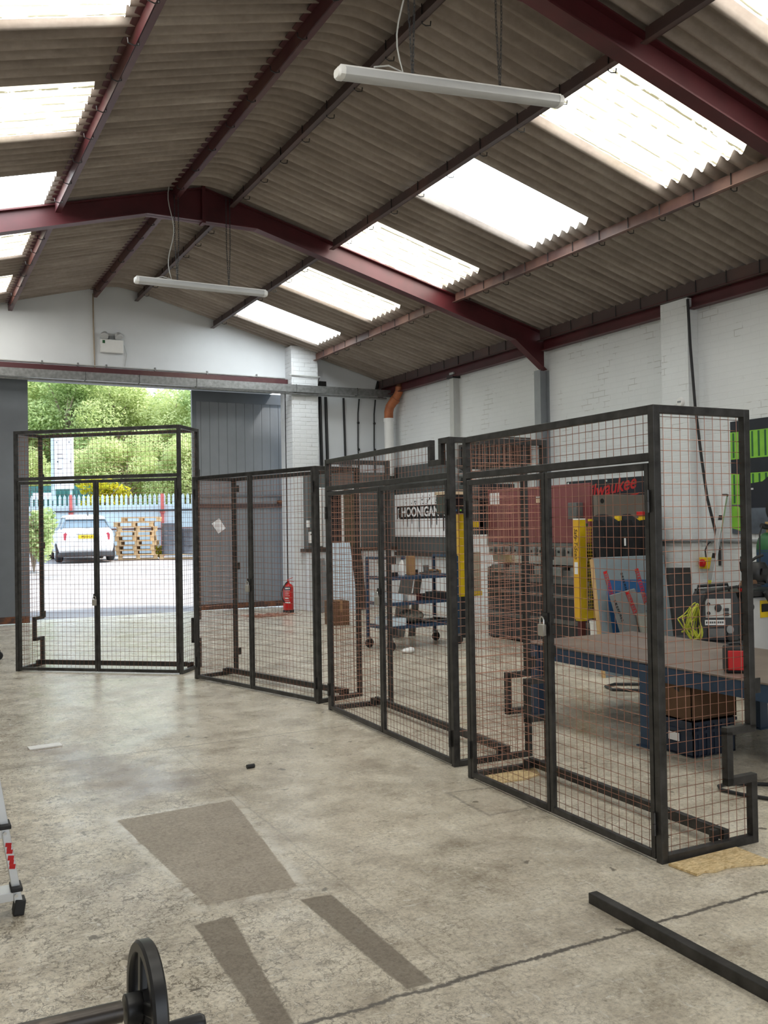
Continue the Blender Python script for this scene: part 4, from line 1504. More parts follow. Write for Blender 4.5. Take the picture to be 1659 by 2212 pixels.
# rainwater pipe
t = thing('rainwater_pipe', 'terracotta bends running into a white pipe in the wall corner', 'pipe', (8.0, 15.0, 1.0))
MB().tube([(7.96, 14.95, 2.4), (7.96, 14.95, 3.43)], .088, 20).tube([(7.96, 14.95, 3.40), (7.96, 14.95, 3.46)], .098, 20).build('white_pipe', m_white, t)
MB().tube([(7.96, 14.95, 3.44), (7.96, 14.95, 3.58), (7.975, 14.93, 3.67), (8.02, 14.86, 3.77)], .083, 18).build('lower_bend', m_orange, t)
MB().tube([(8.0, 14.89, 3.73), (8.05, 14.81, 3.84), (8.08, 14.76, 3.93), (8.085, 14.75, 4.02)], .074, 18).tube([(8.02, 14.86, 3.765), (8.045, 14.82, 3.815)], .089, 18).build('upper_bend', m_orange, t)
MB().tube([(8.085, 14.75, 4.0), (8.085, 14.75, 4.12)], .058, 16).tube([(8.085, 14.75, 4.07), (8.085, 14.75, 4.11)], .042, 14).build('top_spigot', m_rust, t)

# switches on the boards
tag(MB().box(6.30, 6.35, 14.94, 14.985, 1.48, 1.60).build('light_switch', m_white, bevel=.004), 'small white switch on the edge of the grey boards', 'switch')
t = thing('alarm_keypad', 'white keypad on the grey boards left of the leaning tube', 'keypad', (6.36, 14.98, 1.2))
MB().box(6.34, 6.43, 14.955, 14.995, 1.20, 1.40).build('case', m_white, t, bevel=.01)
MB().box(6.365, 6.405, 14.950, 14.957, 1.34, 1.365).build('sensor', m_charcoal, t, smooth=0)
tag(MB().lathe([(0, 0), (.016, 0), (.016, .012), (0, .014)], (6.50, 14.998, 1.27), (0, -1, 0), 12).build('push_button', m_white), 'tiny white button on the grey boards between keypad and tube', 'button')
t = thing('wall_tube_light', 'white twin tube light fixed upright on the grey boards', 'light', (6.6, 14.97, 1.2))
MB().box(6.545, 6.585, 14.93, 14.99, 1.14, 2.18).build('left_tube', m_white, t, bevel=.012)
MB().box(6.60, 6.655, 14.93, 14.99, 1.12, 2.18).build('right_tube', m_whitegrey, t, bevel=.012)

# fire extinguisher
t = thing('fire_extinguisher', 'red fire extinguisher with black hose on the floor by the pier', 'fire extinguisher', (5.94, 14.98, 0))
ec = (5.94, 14.98)
MB().lathe([(0, 0), (.09, 0), (.095, .01), (.095, .05), (.088, .055), (0, .055)], (ec[0], ec[1], 0), seg=28).build('base_ring', m_blackrub, t)
body = MB().lathe([(0, .05), (.088, .05), (.09, .06), (.09, .44), (.08, .475), (.05, .50), (.026, .512), (.026, .53), (0, .53)], (ec[0], ec[1], 0), seg=32).build('cylinder', m_red, t)


def on_cyl(a0, a1, z0, z1, r_):
    b = MB()
    n = 8
    pts = []
    for i in range(n + 1):
        a = a0 + (a1 - a0) * i / n
        for z in (z0, z1):
            pts.append((ec[0] + r_ * math.sin(a), ec[1] - r_ * math.cos(a), z))
    b.add(pts, [(2 * i, 2 * i + 2, 2 * i + 3, 2 * i + 1) for i in range(n)])
    return b


va = -.37
on_cyl(va - .85, va + .45, .40, .455, .0915).build('powder_band', m_blue, t)
b = on_cyl(va - .6, va + .3, .418, .440, .0925)
b.build('band_lettering', m_white, t)
b = MB()
for z, h_, w0, w1 in ((.385, .006, -.8, .3), (.365, .005, -.75, .1), (.345, .005, -.75, .2), (.325, .005, -.75, .0), (.30, .005, -.75, .25), (.265, .012, -.75, -.1), (.25, .012, -.75, .1), (.22, .005, -.75, .2), (.175, .02, -.8, .35)):
    q_ = on_cyl(va + w0, va + w1, z, z + h_, .0912)
    b.add(q_.v, q_.f)
b.build('instruction_lines', m_paper, t)
MB().tube([(ec[0], ec[1], .52), (ec[0], ec[1], .56)], .018, 12).bar((ec[0] - .02, ec[1], .555), (ec[0] + .10, ec[1] - .02, .535), .022, .008).bar((ec[0] - .02, ec[1], .57), (ec[0] + .08, ec[1] - .02, .61), .022, .008).build('valve_handle', m_red, t, smooth=40)
hp = []
for i in range(13):
    f = i / 12
    hp.append((ec[0] - .02 - .115 * math.sin(f * math.pi * .93) ** .8, ec[1] - .03, .545 - .40 * f))
MB().tube(hp, .011, 8).build('hose', m_blackrub, t)

# copper clippings
b = MB()
rg = random.Random(5)
for i in range(420):
    x = 5.45 + rg.gauss(0, .22); y = 14.65 + rg.gauss(0, .12)
    a = rg.uniform(0, 6.28); l_ = rg.uniform(.02, .06)
    z = .004 + abs(rg.gauss(0, .012))
    b.tube([(x - l_ * math.cos(a), y - l_ * math.sin(a), z), (x + l_ * math.cos(a), y + l_ * math.sin(a), z + rg.uniform(-.002, .02))], .0028, 4, cap=False)
o = tag(b.build('wire_clippings', m_swarf, smooth=0), 'scattered copper wire clippings on the floor in front of the extinguisher', 'wire clippings')
o['kind'] = 'stuff'
# leaning boards
def lean(name, mt, a, c, top_dz, thick, dirb, lab, cat, bev=0):
    """board standing from floor line a-c, top pushed back along dirb"""
    a = Vector(a); c = Vector(c); d = Vector(dirb)
    top = Vector((0, 0, top_dz)) + d
    n = (c - a).cross(top).normalized() * thick
    b = MB().add([a, c, c + top, a + top, a + n, c + n, c + top + n, a + top + n], [(0, 1, 2, 3), (7, 6, 5, 4), (0, 4, 5, 1), (1, 5, 6, 2), (2, 6, 7, 3), (3, 7, 4, 0)])
    return tag(b.build(name, mt, smooth=0, bevel=bev), lab, cat)


lean('leaning_board', m_midgrey, (6.36, 14.66, 0), (6.56, 14.60, 0), .93, -.02, (.045, .30, 0), 'narrow grey board leaning against the white dado wall', 'board')

# sheets and carton by the dado
lean('corrugated_plastic_sheet', m_poly, (6.66, 14.62, 0), (7.10, 14.60, 0), 1.2, -.012, (.0, .30, 0), 'pale blue white plastic sheet leaning on the dado wall behind the brown carton', 'sheet')
lean('hardboard_sheet', m_darkwood, (7.04, 14.74, 0), (7.34, 14.72, 0), 1.1, -.012, (.0, .22, 0), 'dark brown panel leaning beside the pale plastic sheet', 'panel')
t = thing('cardboard_box', 'plain brown cardboard box on the floor below the pale plastic sheet', 'box', (5.85, 12.75, 0))
MB().box(5.71, 5.98, 12.6, 12.92, 0, .365).build('carton', m_carddk, t, bevel=.004)
MB().box(5.82, 5.87, 12.597, 12.923, .2, .368).build('tape', m_card, t, smooth=0)

# ================================================================== BLUE SHELF TROLLEY
TO = Vector((5.05, 10.12, 0)); tx = Vector((.993, .12, 0)); ty = Vector((.12, -.993, 0))
TL_, TW_ = 1.03, .47


def tp(u, v, z):
    return TO + tx * u + ty * v + Vector((0, 0, z))


Mt = Matrix.Rotation(math.atan2(.12, .993), 3, 'Z')
t = thing('shelf_trolley', 'blue three shelf trolley on castors behind the notched cage', 'trolley', TO)
for u in (0, TL_):
    for v in (0, TW_):
        MB().bar(tp(u, v, .13), tp(u, v, 1.10 if True else .9), .035, .035, tuple(tx)).build('post', m_blue, t, smooth=0, bevel=.003)
        c = MB().lathe([(0, -.016), (.05, -.016), (.058, -.009), (.058, .009), (.05, .016), (0, .016)], tp(u + .02, v, .058), tuple(ty), 20).build('castor', m_blackrub, t)
        MB().cbox(tp(u + .01, v, .118), (.05, .05, .03), Mt).build('castor_plate', m_galv, c, smooth=0)
    MB().bar(tp(u, 0, 1.10), tp(u, TW_, 1.10), .032, .032).build('end_handle', m_blue, t, smooth=0, bevel=.003)
for z in (.29, .57, .875):
    b = MB().cbox(tp(TL_ / 2, TW_ / 2, z - .004), (TL_, TW_, .008), Mt)
    for v in (0, TW_):
        b.bar(tp(0, v, z - .018), tp(TL_, v, z - .018), .012, .036)
    for u in (0, TL_):
        b.bar(tp(u, 0, z - .018), tp(u, TW_, z - .018), .012, .036)
    b.build('shelf', m_blue, t, smooth=0)
G = 'odds and ends on the blue trolley'


def tb(name, u, v, z, s, m_, lab, cat, bev=.003):
    return tag(MB().cbox(tp(u, v, z + s[2] / 2), s, Mt).build(name, m_, smooth=0, bevel=bev), lab, cat, G)


t = thing('spray_bottle', 'white spray bottle with blue head on the top shelf of the blue trolley', 'bottle', tp(.37, .22, .876), group=G)
p = tp(.37, .22, .876)
MB().lathe([(0, 0), (.036, 0), (.038, .01), (.038, .12), (.02, .17), (.012, .19), (0, .19)], p, seg=18).build('bottle_body', m_white, t)
MB().cbox(p + Vector((.01, -.01, .215)), (.06, .022, .04), Mt).build('trigger_head', m_blue, t, bevel=.004)
tb('carton', .49, .24, .876, (.085, .08, .235), m_card, 'upright brown carton on the top trolley shelf beside the spray bottle', 'box')
tb('white_box', .10, .20, .876, (.10, .12, .20), m_white, 'white box at the left end of the top trolley shelf', 'box')
tb('black_meter', .17, .33, .876, (.09, .06, .05), m_blackrub, 'small black block at the left end of the top trolley shelf', 'block')
tb('black_tub', .60, .16, .876, (.07, .07, .06), m_blackrub, 'small black tub behind the white pots on the top trolley shelf', 'tub')
for u, v, h, lab in ((.67, .18, .14, 'taller white pot on the top trolley shelf'), (.755, .20, .11, 'shorter pale pot on the top trolley shelf')):
    p = tp(u, v, .876)
    tag(MB().lathe([(0, 0), (.032, 0), (.036, h * .9), (.039, h), (.034, h), (.03, .02), (0, .02)], p, seg=18).build('pot', m_white if h > .12 else m_galv), lab, 'pot', G)
for u, v, lab in ((.83, .22, 'left one of two small brown parts boxes on the top trolley shelf'), (.93, .20, 'right one of two small brown parts boxes on the top trolley shelf')):
    p = tp(u, v, .876)
    b = MB()
    b.cbox(p + Vector((0, 0, .003)), (.085, .06, .006), Mt).cbox(p + ty * -.028 + Vector((0, 0, .028)), (.085, .005, .056), Mt).cbox(p + ty * .028 + Vector((0, 0, .020)), (.085, .005, .04), Mt).cbox(p + tx * .04 + Vector((0, 0, .022)), (.005, .06, .044), Mt).cbox(p + tx * -.04 + Vector((0, 0, .022)), (.005, .06, .044), Mt)
    tag(b.build('parts_box', m_card, smooth=0), lab, 'box', G)
rg = random.Random(11)
for i in range(6):
    u = .60 + .045 * i
    p = tp(u, .36 + rg.uniform(-.04, .04), .89 + .012 * (i % 3))
    a = rg.uniform(-.6, .6)
    tag(MB().cbox(p, (.12, .03, .022), Mt @ Matrix.Rotation(a, 3, 'Z') @ Matrix.Rotation(rg.uniform(-.25, .25), 3, 'Y')).build('metal_offcut', m_midgrey, smooth=0),
        'dark metal offcut in the small heap on the top trolley shelf', 'offcut', 'metal offcuts heaped on the top trolley shelf')
tb('foam_slab', .12, .24, .571, (.20, .40, .10), m_poly, 'blue white foam slab at the left end of the middle trolley shelf', 'foam')
tb('foam_block', .14, .28, .435, (.22, .36, .09), m_poly, 'blue white foam block wedged under the middle shelf at its left end', 'foam')
bpy.data.objects['foam_block'].location.z = -.145
tb('white_packet', .40, .30, .571, (.13, .16, .07), m_white, 'white packet on the middle trolley shelf', 'packet')
tb('red_brown_tool', .52, .30, .571, (.08, .10, .08), m_maroonL, 'reddish brown tool on the middle trolley shelf', 'tool')
tb('black_tray', .72, .24, .571, (.20, .34, .055), m_blackrub, 'left black tray on the middle trolley shelf', 'tray')
tb('black_tray', .91, .24, .571, (.16, .34, .075), m_charcoal, 'right dark tray on the middle trolley shelf', 'tray')
b = MB()
p = tp(.46, .26, .291)
b.ball(p + Vector((0, 0, .085)), (.17, .15, .085), 16, 10)
tag(b.build('canvas_bag', mat('mottled_canvas', (.10, .10, .09), .9, c2=(.24, .24, .21), scale=22)), 'mottled grey canvas bag on the bottom trolley shelf', 'bag', G)
tb('sheet_offcut', .80, .24, .30, (.42, .30, .012), m_sheetgrey, 'flat grey sheet offcut on the bottom trolley shelf', 'sheet')
tag(MB().cbox(tp(.86, .22, .345), (.30, .22, .015), Mt @ Matrix.Rotation(R(9), 3, 'Y')).build('white_tray', m_white, smooth=0), 'white tray tilted on the bottom trolley shelf', 'tray', G)
lean('steel_offcut', m_sheetgrey, (5.72, 10.78, 0), (5.93, 10.80, 0), .80, -.004, (.03, -.24, 0), 'wide grey steel offcut leaning on the back of the blue trolley', 'sheet')
lean('steel_strip', m_midgrey, (6.00, 10.82, 0), (6.12, 10.84, 0), .84, -.004, (.0, -.22, 0), 'narrow darker steel strip leaning on the back of the blue trolley', 'sheet')
b = MB().ball((5.22, 9.42, .03), (.085, .05, .032), 12, 8).ball((5.27, 9.43, .035), (.04, .045, .036), 10, 6)
tag(b.build('plastic_bag', m_plasticwhite), 'crumpled white plastic bag on the floor in front of the blue trolley', 'bag')

# ================================================================== PRESS BRAKE
t = thing('press_brake', 'large dusty red press brake machine along the right wall behind the cages', 'machine', (7.3, 9.1, 0))
FX = 6.9
MB().box(FX, FX + .05, 8.16, 10.2, 1.25, 1.94).build('ram_housing', m_press, t, bevel=.008)
side = [(0, 0), (.95, 0), (.95, 1.66), (.80, 1.80), (0, 1.80), (0, 1.2), (.28, 1.1), (.28, .98), (0, .92)]
for y in (8.06, 10.2):
    b = MB().prism(side, (FX + .02, y + .06, 0), (1, 0, 0), (0, 0, 1), .06)
    b.build('side_frame', m_taupe, t, smooth=0, bevel=.006)
MB().lathe([(0, 0), (.028, 0), (.028, .003), (0, .003)], (FX + .10, 8.06, 1.73), (0, -1, 0), 16).build('bolt_hole', m_black, t)
MB().box(FX + .3, FX + .9, 8.16, 10.2, .1, 1.7).build('rear_casing', m_charcoal, t, smooth=0)
MB().box(FX - .02, FX + .08, 8.2, 10.15, 1.17, 1.25).build('punch_beam', m_midgrey, t, smooth=0)
for i in range(11):
    y = 8.3 + i * .175
    c = MB().box(FX - .06, FX + .02, y - .055, y + .055, 1.09, 1.20).build('punch_clamp', m_galv, t, bevel=.006)
    MB().lathe([(0, 0), (.016, 0), (.016, .012), (0, .014)], (FX - .06, y, 1.15), (-1, 0, 0), 10).build('clamp_bolt', m_black, c)
MB().prism([(0, 0), (.05, 0), (.035, .10), (.015, .10)], (FX - .01, 10.1, 1.09), (1, 0, 0), (0, 0, -1), -1.85).build('punch_tool', m_chrome, t, smooth=0)
MB().box(FX - .02, FX + .12, 8.2, 10.15, .82, .93).build('die_bed', m_midgrey, t, smooth=0)
for i in range(5):
    y = 8.35 + i * .40
    MB().box(FX - .045, FX + .06, y - .12, y + .12, .86, .965).build('die_block', m_galv, t, bevel=.006)
b = MB().box(FX - .02, FX + .25, 8.12, 10.2, .02, .82)
b.build('front_panel', m_charcoal, t, smooth=0)
for z in (.77, .60, .30):
    MB().box(FX - .035, FX - .02, 8.14, 10.18, z, z + .05).build('panel_rib', m_midgrey, t, smooth=0)
MB().box(FX - .10, FX, 8.27, 8.42, 1.53, 1.72).build('switch_box', m_midgrey, t, bevel=.005)
for y0_, z0_ in ((9.98, 1.745), (10.10, 1.745)):
    MB().box(FX - .004, FX, y0_ - .05, y0_ + .05, z0_, z0_ + .15).build('paper_note', m_paper, t, smooth=0)
MB().box(FX - .1, FX + .5, 10.28, 10.75, 1.35, 2.03).build('control_cabinet', m_charcoal, t, bevel=.008)
MB().box(FX - .006, FX, 8.98, 9.14, 1.74, 1.79).build('maker_plate', m_beige, t, smooth=0)
MB().box(FX - .006, FX, 8.98, 9.14, 1.80, 1.815).build('plate_stripe', m_greylight, t, smooth=0)
MB().tube([(FX + .02, 10.24, 1.8), (6.6, 10.15, 1.86), (6.42, 10.1, 1.84)], .03, 10).build('pendant_arm', m_charcoal, t)
pc = MB().box(6.10, 6.46, 9.95, 10.2, 1.62, 1.87).build('control_pendant', m_black, t, bevel=.008)
MB().box(6.09, 6.48, 9.94, 10.22, 1.872, 1.91).build('pendant_shelf', m_beige, pc, smooth=0)
MB().box(6.13, 6.40, 9.944, 9.95, 1.72, 1.84).build('screen', m_glassdark, pc, smooth=0)
for i in range(4):
    MB().lathe([(0, 0), (.012, 0), (.012, .01), (0, .012)], (6.17 + .07 * i, 9.95, 1.67), (0, -1, 0), 12).build('push_button', (m_red, m_filmblue, m_limeleaf if False else m_green, m_white)[i], pc)
# safety light guards
for i, (x, y, z0_, z1_, lab) in enumerate(((6.5, 7.88, .44, 1.52, 'yellow lettered safety column with a mesh guard at the near end of the press'), (6.47, 10.26, .56, 1.63, 'yellow safety column with an arm at the far end of the press'))):
    t = thing('safety_column', lab, 'guard', (x, y, 0))
    MB().box(x, x + .012, y, y + .085, z0_, z1_).build('front_strip', m_yellow2, t, smooth=0)
    MB().box(x + .012, x + .105, y, y + .085, z0_ - .02, z1_).build('column', m_yellow, t, bevel=.004)
    MB().box(x - .002, x + .107, y - .002, y + .087, z1_, z1_ + .015).build('cap', m_white, t, smooth=0)
    MB().box(x + .03, x + .09, y + .01, y + .075, 0, z0_ - .02).build('foot_post', m_maroon if i == 0 else m_charcoal, t, smooth=0)
    if i == 0:
        MB().text('Safe-T-Scan', .075, (x - .001, y + .043, 1.26), (0, 0, -1), (0, -1, 0), .001, .25, sx=.95).build('lettering', m_black, t, smooth=0)
        MB().box(x - .002, x, y + .015, y + .07, .93, 1.06).build('notice', m_paper, t, smooth=0)
        b = MB()
        for k in range(5):
            xx = x + .12 + .028 * k
            b.tube([(xx, y + .04, .52), (xx, y + .04, 1.45)], .003, 5)
        for k in range(26):
            zz = .53 + k * .036
            b.tube([(x + .10, y + .04, zz), (x + .24, y + .04, zz)], .003, 5)
        b.build('mesh_guard', m_yellow, t)
        MB().box(x + .10, x + .25, y + .02, y + .06, .44, .52).build('guard_foot', m_yellow, t, smooth=0)
        MB().box(x + .10, x + .16, y + .03, y + .05, 1.45, 1.48).build('green_tag', m_greendk, t, smooth=0)
    else:
        MB().box(x + .10, x + .42, y + .02, y + .07, 1.45, 1.53).build('arm', m_yellow, t, smooth=0)
        MB().box(x + .11, x + .36, y + .03, y + .045, .60, 1.12).build('cream_guard_sheet', m_cream, t, smooth=0)
        MB().box(x + .10, x + .37, y + .02, y + .055, .54, .60).build('lower_bar', m_yellow, t, smooth=0)
# coat stand with two black jackets
t = thing('coat_stand', 'yellow guard stand with a red cap holding the black jackets', 'stand', (7.0, 7.6, 0))
MB().box(7.14, 7.27, 7.58, 7.64, 0, 1.55).build('wide_post', m_yellow, t, bevel=.005)
MB().box(6.80, 6.85, 7.58, 7.64, 0, 1.56).build('narrow_post', m_yellow, t, bevel=.004)
MB().box(7.13, 7.28, 7.56, 7.66, 1.552, 1.60).build('red_cap', m_red, t, bevel=.006)
MB().bar((6.42, 7.61, 1.515), (7.20, 7.61, 1.515), .025, .025).build('cross_rail', m_yellow, t, smooth=0)
MB().box(7.275, 7.31, 7.60, 7.62, 1.0, 1.5).build('white_side', m_white, t, smooth=0)


def jacket(x0, x1, lab, seed):
    rg = random.Random(seed)
    b = MB()
    rings = []
    cx = (x0 + x1) / 2; hw = (x1 - x0) / 2
    for f, k, d_ in ((0, .25, .05), (.04, .62, .075), (.14, .9, .10), (.3, 1.0, .12), (.55, 1.02, .12), (.8, .97, .11), (1, .86, .09)):
        z = 1.575 - .62 * f
        r_ = []
        for i in range(20):
            a = 2 * math.pi * i / 20
            fold = 1 + .10 * math.sin(a * 5 + f * 4 + seed) + rg.uniform(-.03, .03)
            r_.append(Vector((cx + hw * k * math.cos(a), 7.53 + .075 * (f < .1) + d_ * math.sin(a) * fold * .8, z)))
        rings.append(r_)
    b.loft(rings)
    t = thing('jacket', lab, 'jacket', (cx, 7.5, .95), group='black jackets on the yellow stand')
    b.build('jacket_body', m_cloth, t, smooth=60)
    for s in (-1, 1):
        MB().tube([(cx + s * hw * .75, 7.50, 1.50), (cx + s * hw * .92, 7.46, 1.3), (cx + s * hw * .8, 7.43, 1.05)], [.05, .06, .05], 10).build('sleeve', m_cloth, t)
    return t


jk = jacket(6.41, 6.79, 'left black jacket, with a pale tag, hanging by the lettered yellow column', 1)
MB().box(6.70, 6.72, 7.38, 7.385, 1.24, 1.32).build('pale_tag', m_paper, jk, smooth=0)
jacket(6.82, 7.07, 'right black jacket hanging below the red capped yellow post', 2)

# film wrapped sheets
def sheet_pt(u, z, off=0):
    f = z / 1.135
    return Vector((5.96 + .09 * f + u, 6.86 + .25 * f - off, z + off * .22))


t = thing('film_wrapped_sheet', 'big sheet in printed grey blue film leaning behind the bench', 'sheet', (6.4, 6.9, 0))
b = MB()
q0, q1, q2, q3 = sheet_pt(0, 0), sheet_pt(.93, 0), sheet_pt(.93, 1.135), sheet_pt(0, 1.135)
th = Vector((0, .03, .007))
b.add([q0, q1, q2, q3, q0 + th, q1 + th, q2 + th, q3 + th], [(0, 1, 2, 3), (7, 6, 5, 4), (0, 4, 5, 1), (1, 5, 6, 2), (2, 6, 7, 3), (3, 7, 4, 0)])
b.build('sheet', m_film, t, smooth=0)
MB().bar(sheet_pt(-.011, .0, -.016), sheet_pt(-.011, 1.13, -.016), .022, .034, (0, 1, 0)).build('timber_edge', m_pine, t, smooth=0)
b = MB()


def patch(pts, off):
    p = [sheet_pt(u, z, off) for u, z in pts]
    return MB().add(p, [tuple(range(len(p)))])


patch([(.16, .15), (.28, .1), (.30, .78), (.62, .78), (.64, .30), (.72, .28), (.73, .90), (.17, .92), (.12, .80)], .002).build('blue_film_area', m_filmblue, t, smooth=0)
rg = random.Random(3)


def printed(parent, u, z, ln, slant, m_out, m_in, ptf, hw=.022):
    """a slanted printed strip of illegible lettering"""
    b = MB()
    d = Vector((slant, -1, 0)).normalized()
    n = Vector((-d.y, d.x, 0))
    if m_out is m_red:
        for s in (-1, 1):
            pts = [(0, s * hw - .003), (0, s * hw + .003), (ln, s * hw + .003), (ln, s * hw - .003)]
            b.add([ptf(u + d.x * a + n.x * c, z + d.y * a + n.y * c, .004) for a, c in pts], [(0, 1, 2, 3)])
        pts = [(-.015, -hw - .003), (-.015, hw + .003), (.012, hw + .003), (.012, -hw - .003)]
        b.add([ptf(u + d.x * a + n.x * c, z + d.y * a + n.y * c, .004) for a, c in pts], [(0, 1, 2, 3)])
    a = .02
    while a < ln - .02:
        wd = rg.uniform(.012, .026)
        h0, h1 = -hw * .62, hw * .62
        for (s0, s1, r0, r1) in ((0, .25, h0, h1), (.25, .9, h1 - .006, h1), (.25, .8, -.003, .003), (.7, .95, h0, h1 * .9) if rg.random() < .5 else (.25, .9, h0, h0 + .006)):
            pts = [(a + wd * s0, r0), (a + wd * s0, r1), (a + wd * s1, r1), (a + wd * s1, r0)]
            b.add([ptf(u + d.x * q_ + n.x * c, z + d.y * q_ + n.y * c, .0045) for q_, c in pts], [(0, 1, 2, 3)])
        a += wd + .008
    o = b.build('film_print', m_out, parent, smooth=0)
    return o


printed(t, .13, .99, .40, .22, m_red, m_white, sheet_pt)
printed(t, .33, 1.00, .28, .22, m_black, m_black, sheet_pt)
printed(t, .54, 1.00, .36, .22, m_red, m_white, sheet_pt)
printed(t, .61, .62, .26, .22, m_black, m_black, sheet_pt)
printed(t, .76, 1.00, .25, .22, m_black, m_black, sheet_pt)


def small_pt(u, z, off=0):
    c, s = math.cos(R(-9)), math.sin(R(-9))
    uu, zz = u * c + z * s, -u * s + z * c
    f = zz / .82
    return Vector((6.05 + uu + .12, 6.70 + .18 * f - off, zz + off * .2))


t = thing('small_wrapped_sheet', 'smaller sheet in printed grey film leaning in front of the big wrapped sheet', 'sheet', (6.2, 6.75, 0))
q0, q1, q2, q3 = small_pt(0, .06), small_pt(.33, .0), small_pt(.33, .79), small_pt(0, .79)
th = Vector((0, .018, .004))
MB().add([q0, q1, q2, q3, q0 + th, q1 + th, q2 + th, q3 + th], [(0, 1, 2, 3), (7, 6, 5, 4), (0, 4, 5, 1), (1, 5, 6, 2), (2, 6, 7, 3), (3, 7, 4, 0)]).build('sheet', m_sheetgrey, t, smooth=0)
printed(t, .03, .76, .24, .12, m_black, m_black, small_pt)
printed(t, .22, .77, .22, .12, m_red, m_white, small_pt)
lean('putty_board', m_concreteblk, (6.33, 6.62, 0), (6.62, 6.62, 0), .60, -.02, (-.02, .17, 0), 'small putty grey board leaning in front of the wrapped sheets', 'board')
t = thing('white_bin', 'white plastic bin behind the bench left of the big wrapped sheet', 'bin', (6.28, 7.34, 0))
MB().lathe([(0, 0), (.06, 0), (.075, .46), (.08, .465), (.08, .485), (.07, .485), (.057, .02), (0, .02)], (6.28, 7.34, 0), seg=22).build('bin_body', m_white, t)
t = thing('dark_cabinet_door', 'tall dark panel with a pale edge leaning by the right wall pier', 'panel', (7.6, 7.4, 0))
MB().add([(7.36, 7.30, 0), (7.74, 7.42, 0), (7.90, 7.64, .96), (7.42, 7.50, .98), (7.34, 7.34, 0), (7.72, 7.46, 0), (7.88, 7.68, .96), (7.40, 7.54, .98)], [(0, 1, 2, 3), (7, 6, 5, 4), (0, 4, 5, 1), (1, 5, 6, 2), (2, 6, 7, 3), (3, 7, 4, 0)]).build('panel', m_charcoal, t, smooth=0)
MB().add([(7.745, 7.42, 0), (7.80, 7.47, 0), (7.955, 7.69, .965), (7.905, 7.64, .965), (7.74, 7.46, 0), (7.79, 7.50, 0), (7.94, 7.70, .965), (7.89, 7.68, .965)], [(0, 1, 2, 3), (7, 6, 5, 4), (0, 4, 5, 1), (1, 5, 6, 2), (2, 6, 7, 3), (3, 7, 4, 0)]).build('pale_edge', m_greylight, t, smooth=0)

# ================================================================== WELDING BENCH
BX0, BX1, BY0, BY1, BZ = 4.38, 5.50, 2.7, 5.98, .56
t = thing('workbench', 'low blue steel workbench with a brown plate top behind the nearest cage', 'bench', (4.95, 4.4, 0))
MB().box(BX0 - .01, BX1 + .01, BY0, BY1 + .01, BZ - .012, BZ).build('top_plate', m_table, t, bevel=.002)
b = MB()
b.box(BX0, BX0 + .012, BY0, BY1, BZ - .115, BZ - .013).box(BX1 - .012, BX1, BY0, BY1, BZ - .115, BZ - .013).box(BX0, BX1, BY1 - .012, BY1, BZ - .115, BZ - .013)
b.box(BX0, BX1, BY0, BY0 + .012, BZ - .115, BZ - .013)
b.build('apron', m_blue, t, smooth=0)
for x in (BX0 - .025, BX1 - .092):
    for y in ((5.80, 4.60, 2.75) if x < 5 else (5.45, 4.60, 2.75)):
        MB().box(x, x + .08, y, y + .08, .008, BZ - .02).box(x - .02, x + .10, y - .02, y + .10, 0, .008).build('leg', m_blue, t, smooth=0)
t_wl = t = thing('work_light', 'red and black box shaped work light standing on the bench', 'work light', (4.53, 4.03, BZ))
MB().box(4.45, 4.605, 3.97, 4.09, BZ, BZ + .185).build('case', m_blackrub, t, bevel=.02)
MB().box(4.468, 4.578, 3.962, 3.975, BZ + .022, BZ + .155).build('red_front', m_red, t, bevel=.006)
MB().box(4.588, 4.612, 3.98, 4.08, BZ + .03, BZ + .15).build('red_side', m_red, t, bevel=.005)
MB().tube([(4.47, 4.03, BZ + .16), (4.49, 4.03, BZ + .195), (4.56, 4.03, BZ + .2), (4.59, 4.03, BZ + .17)], .01, 8).build('carry_handle', m_charcoal, t)
t_wl.rotation_euler.z = R(-38)
t_wl.scale = (.86, .9, .9)
# crate and carton beneath
t = thing('plastic_crate', 'dark blue plastic crate with a white label on the floor under the bench', 'crate', (4.57, 4.44, 0))
cx0, cx1, cy0, cy1 = 4.39, 4.76, 4.25, 4.58
b = MB().box(cx0, cx1, cy0, cy1, .004, .015)
b.box(cx0, cx1, cy0, cy0 + .006, .01, .22).box(cx0, cx1, cy1 - .006, cy1, .01, .22).box(cx0, cx0 + .006, cy0, cy1, .01, .22).box(cx1 - .006, cx1, cy0, cy1, .01, .22)
b.build('crate_body', m_bluedark, t, smooth=0)
b = MB()
for z in (.205, .15):
    b.box(cx0 - .01, cx1 + .01, cy0 - .01, cy0, z, z + .02).box(cx0 - .01, cx0, cy0 - .01, cy1 + .01, z, z + .02).box(cx1, cx1 + .01, cy0, cy1, z, z + .02)
for f in (.12, .32, .5, .68, .88):
    x = cx0 + (cx1 - cx0) * f
    b.box(x - .006, x + .006, cy0 - .008, cy0, .01, .205)
b.build('crate_rib', m_bluedark, t, smooth=0)
MB().box(cx0 - .012, cx0 - .006, cy1 - .22, cy1 - .13, .09, .14).build('crate_label', m_paper, t, smooth=0)
t = thing('scrap_carton', 'open cardboard box of dark scraps resting on the blue crate', 'box', (4.6, 4.44, .225))
b = MB()
x0, x1, y0, y1, z0, z1 = 4.40, 4.80, 4.27, 4.57, .226, .44
b.box(x0, x1, y0, y1, z0, z0 + .006).box(x0, x1, y0, y0 + .005, z0, z1).box(x0, x1, y1 - .005, y1, z0, z1).box(x0, x0 + .005, y0, y1, z0, z1).box(x1 - .005, x1, y0, y1, z0, z1)
b.build('carton', m_carddk, t, smooth=0)
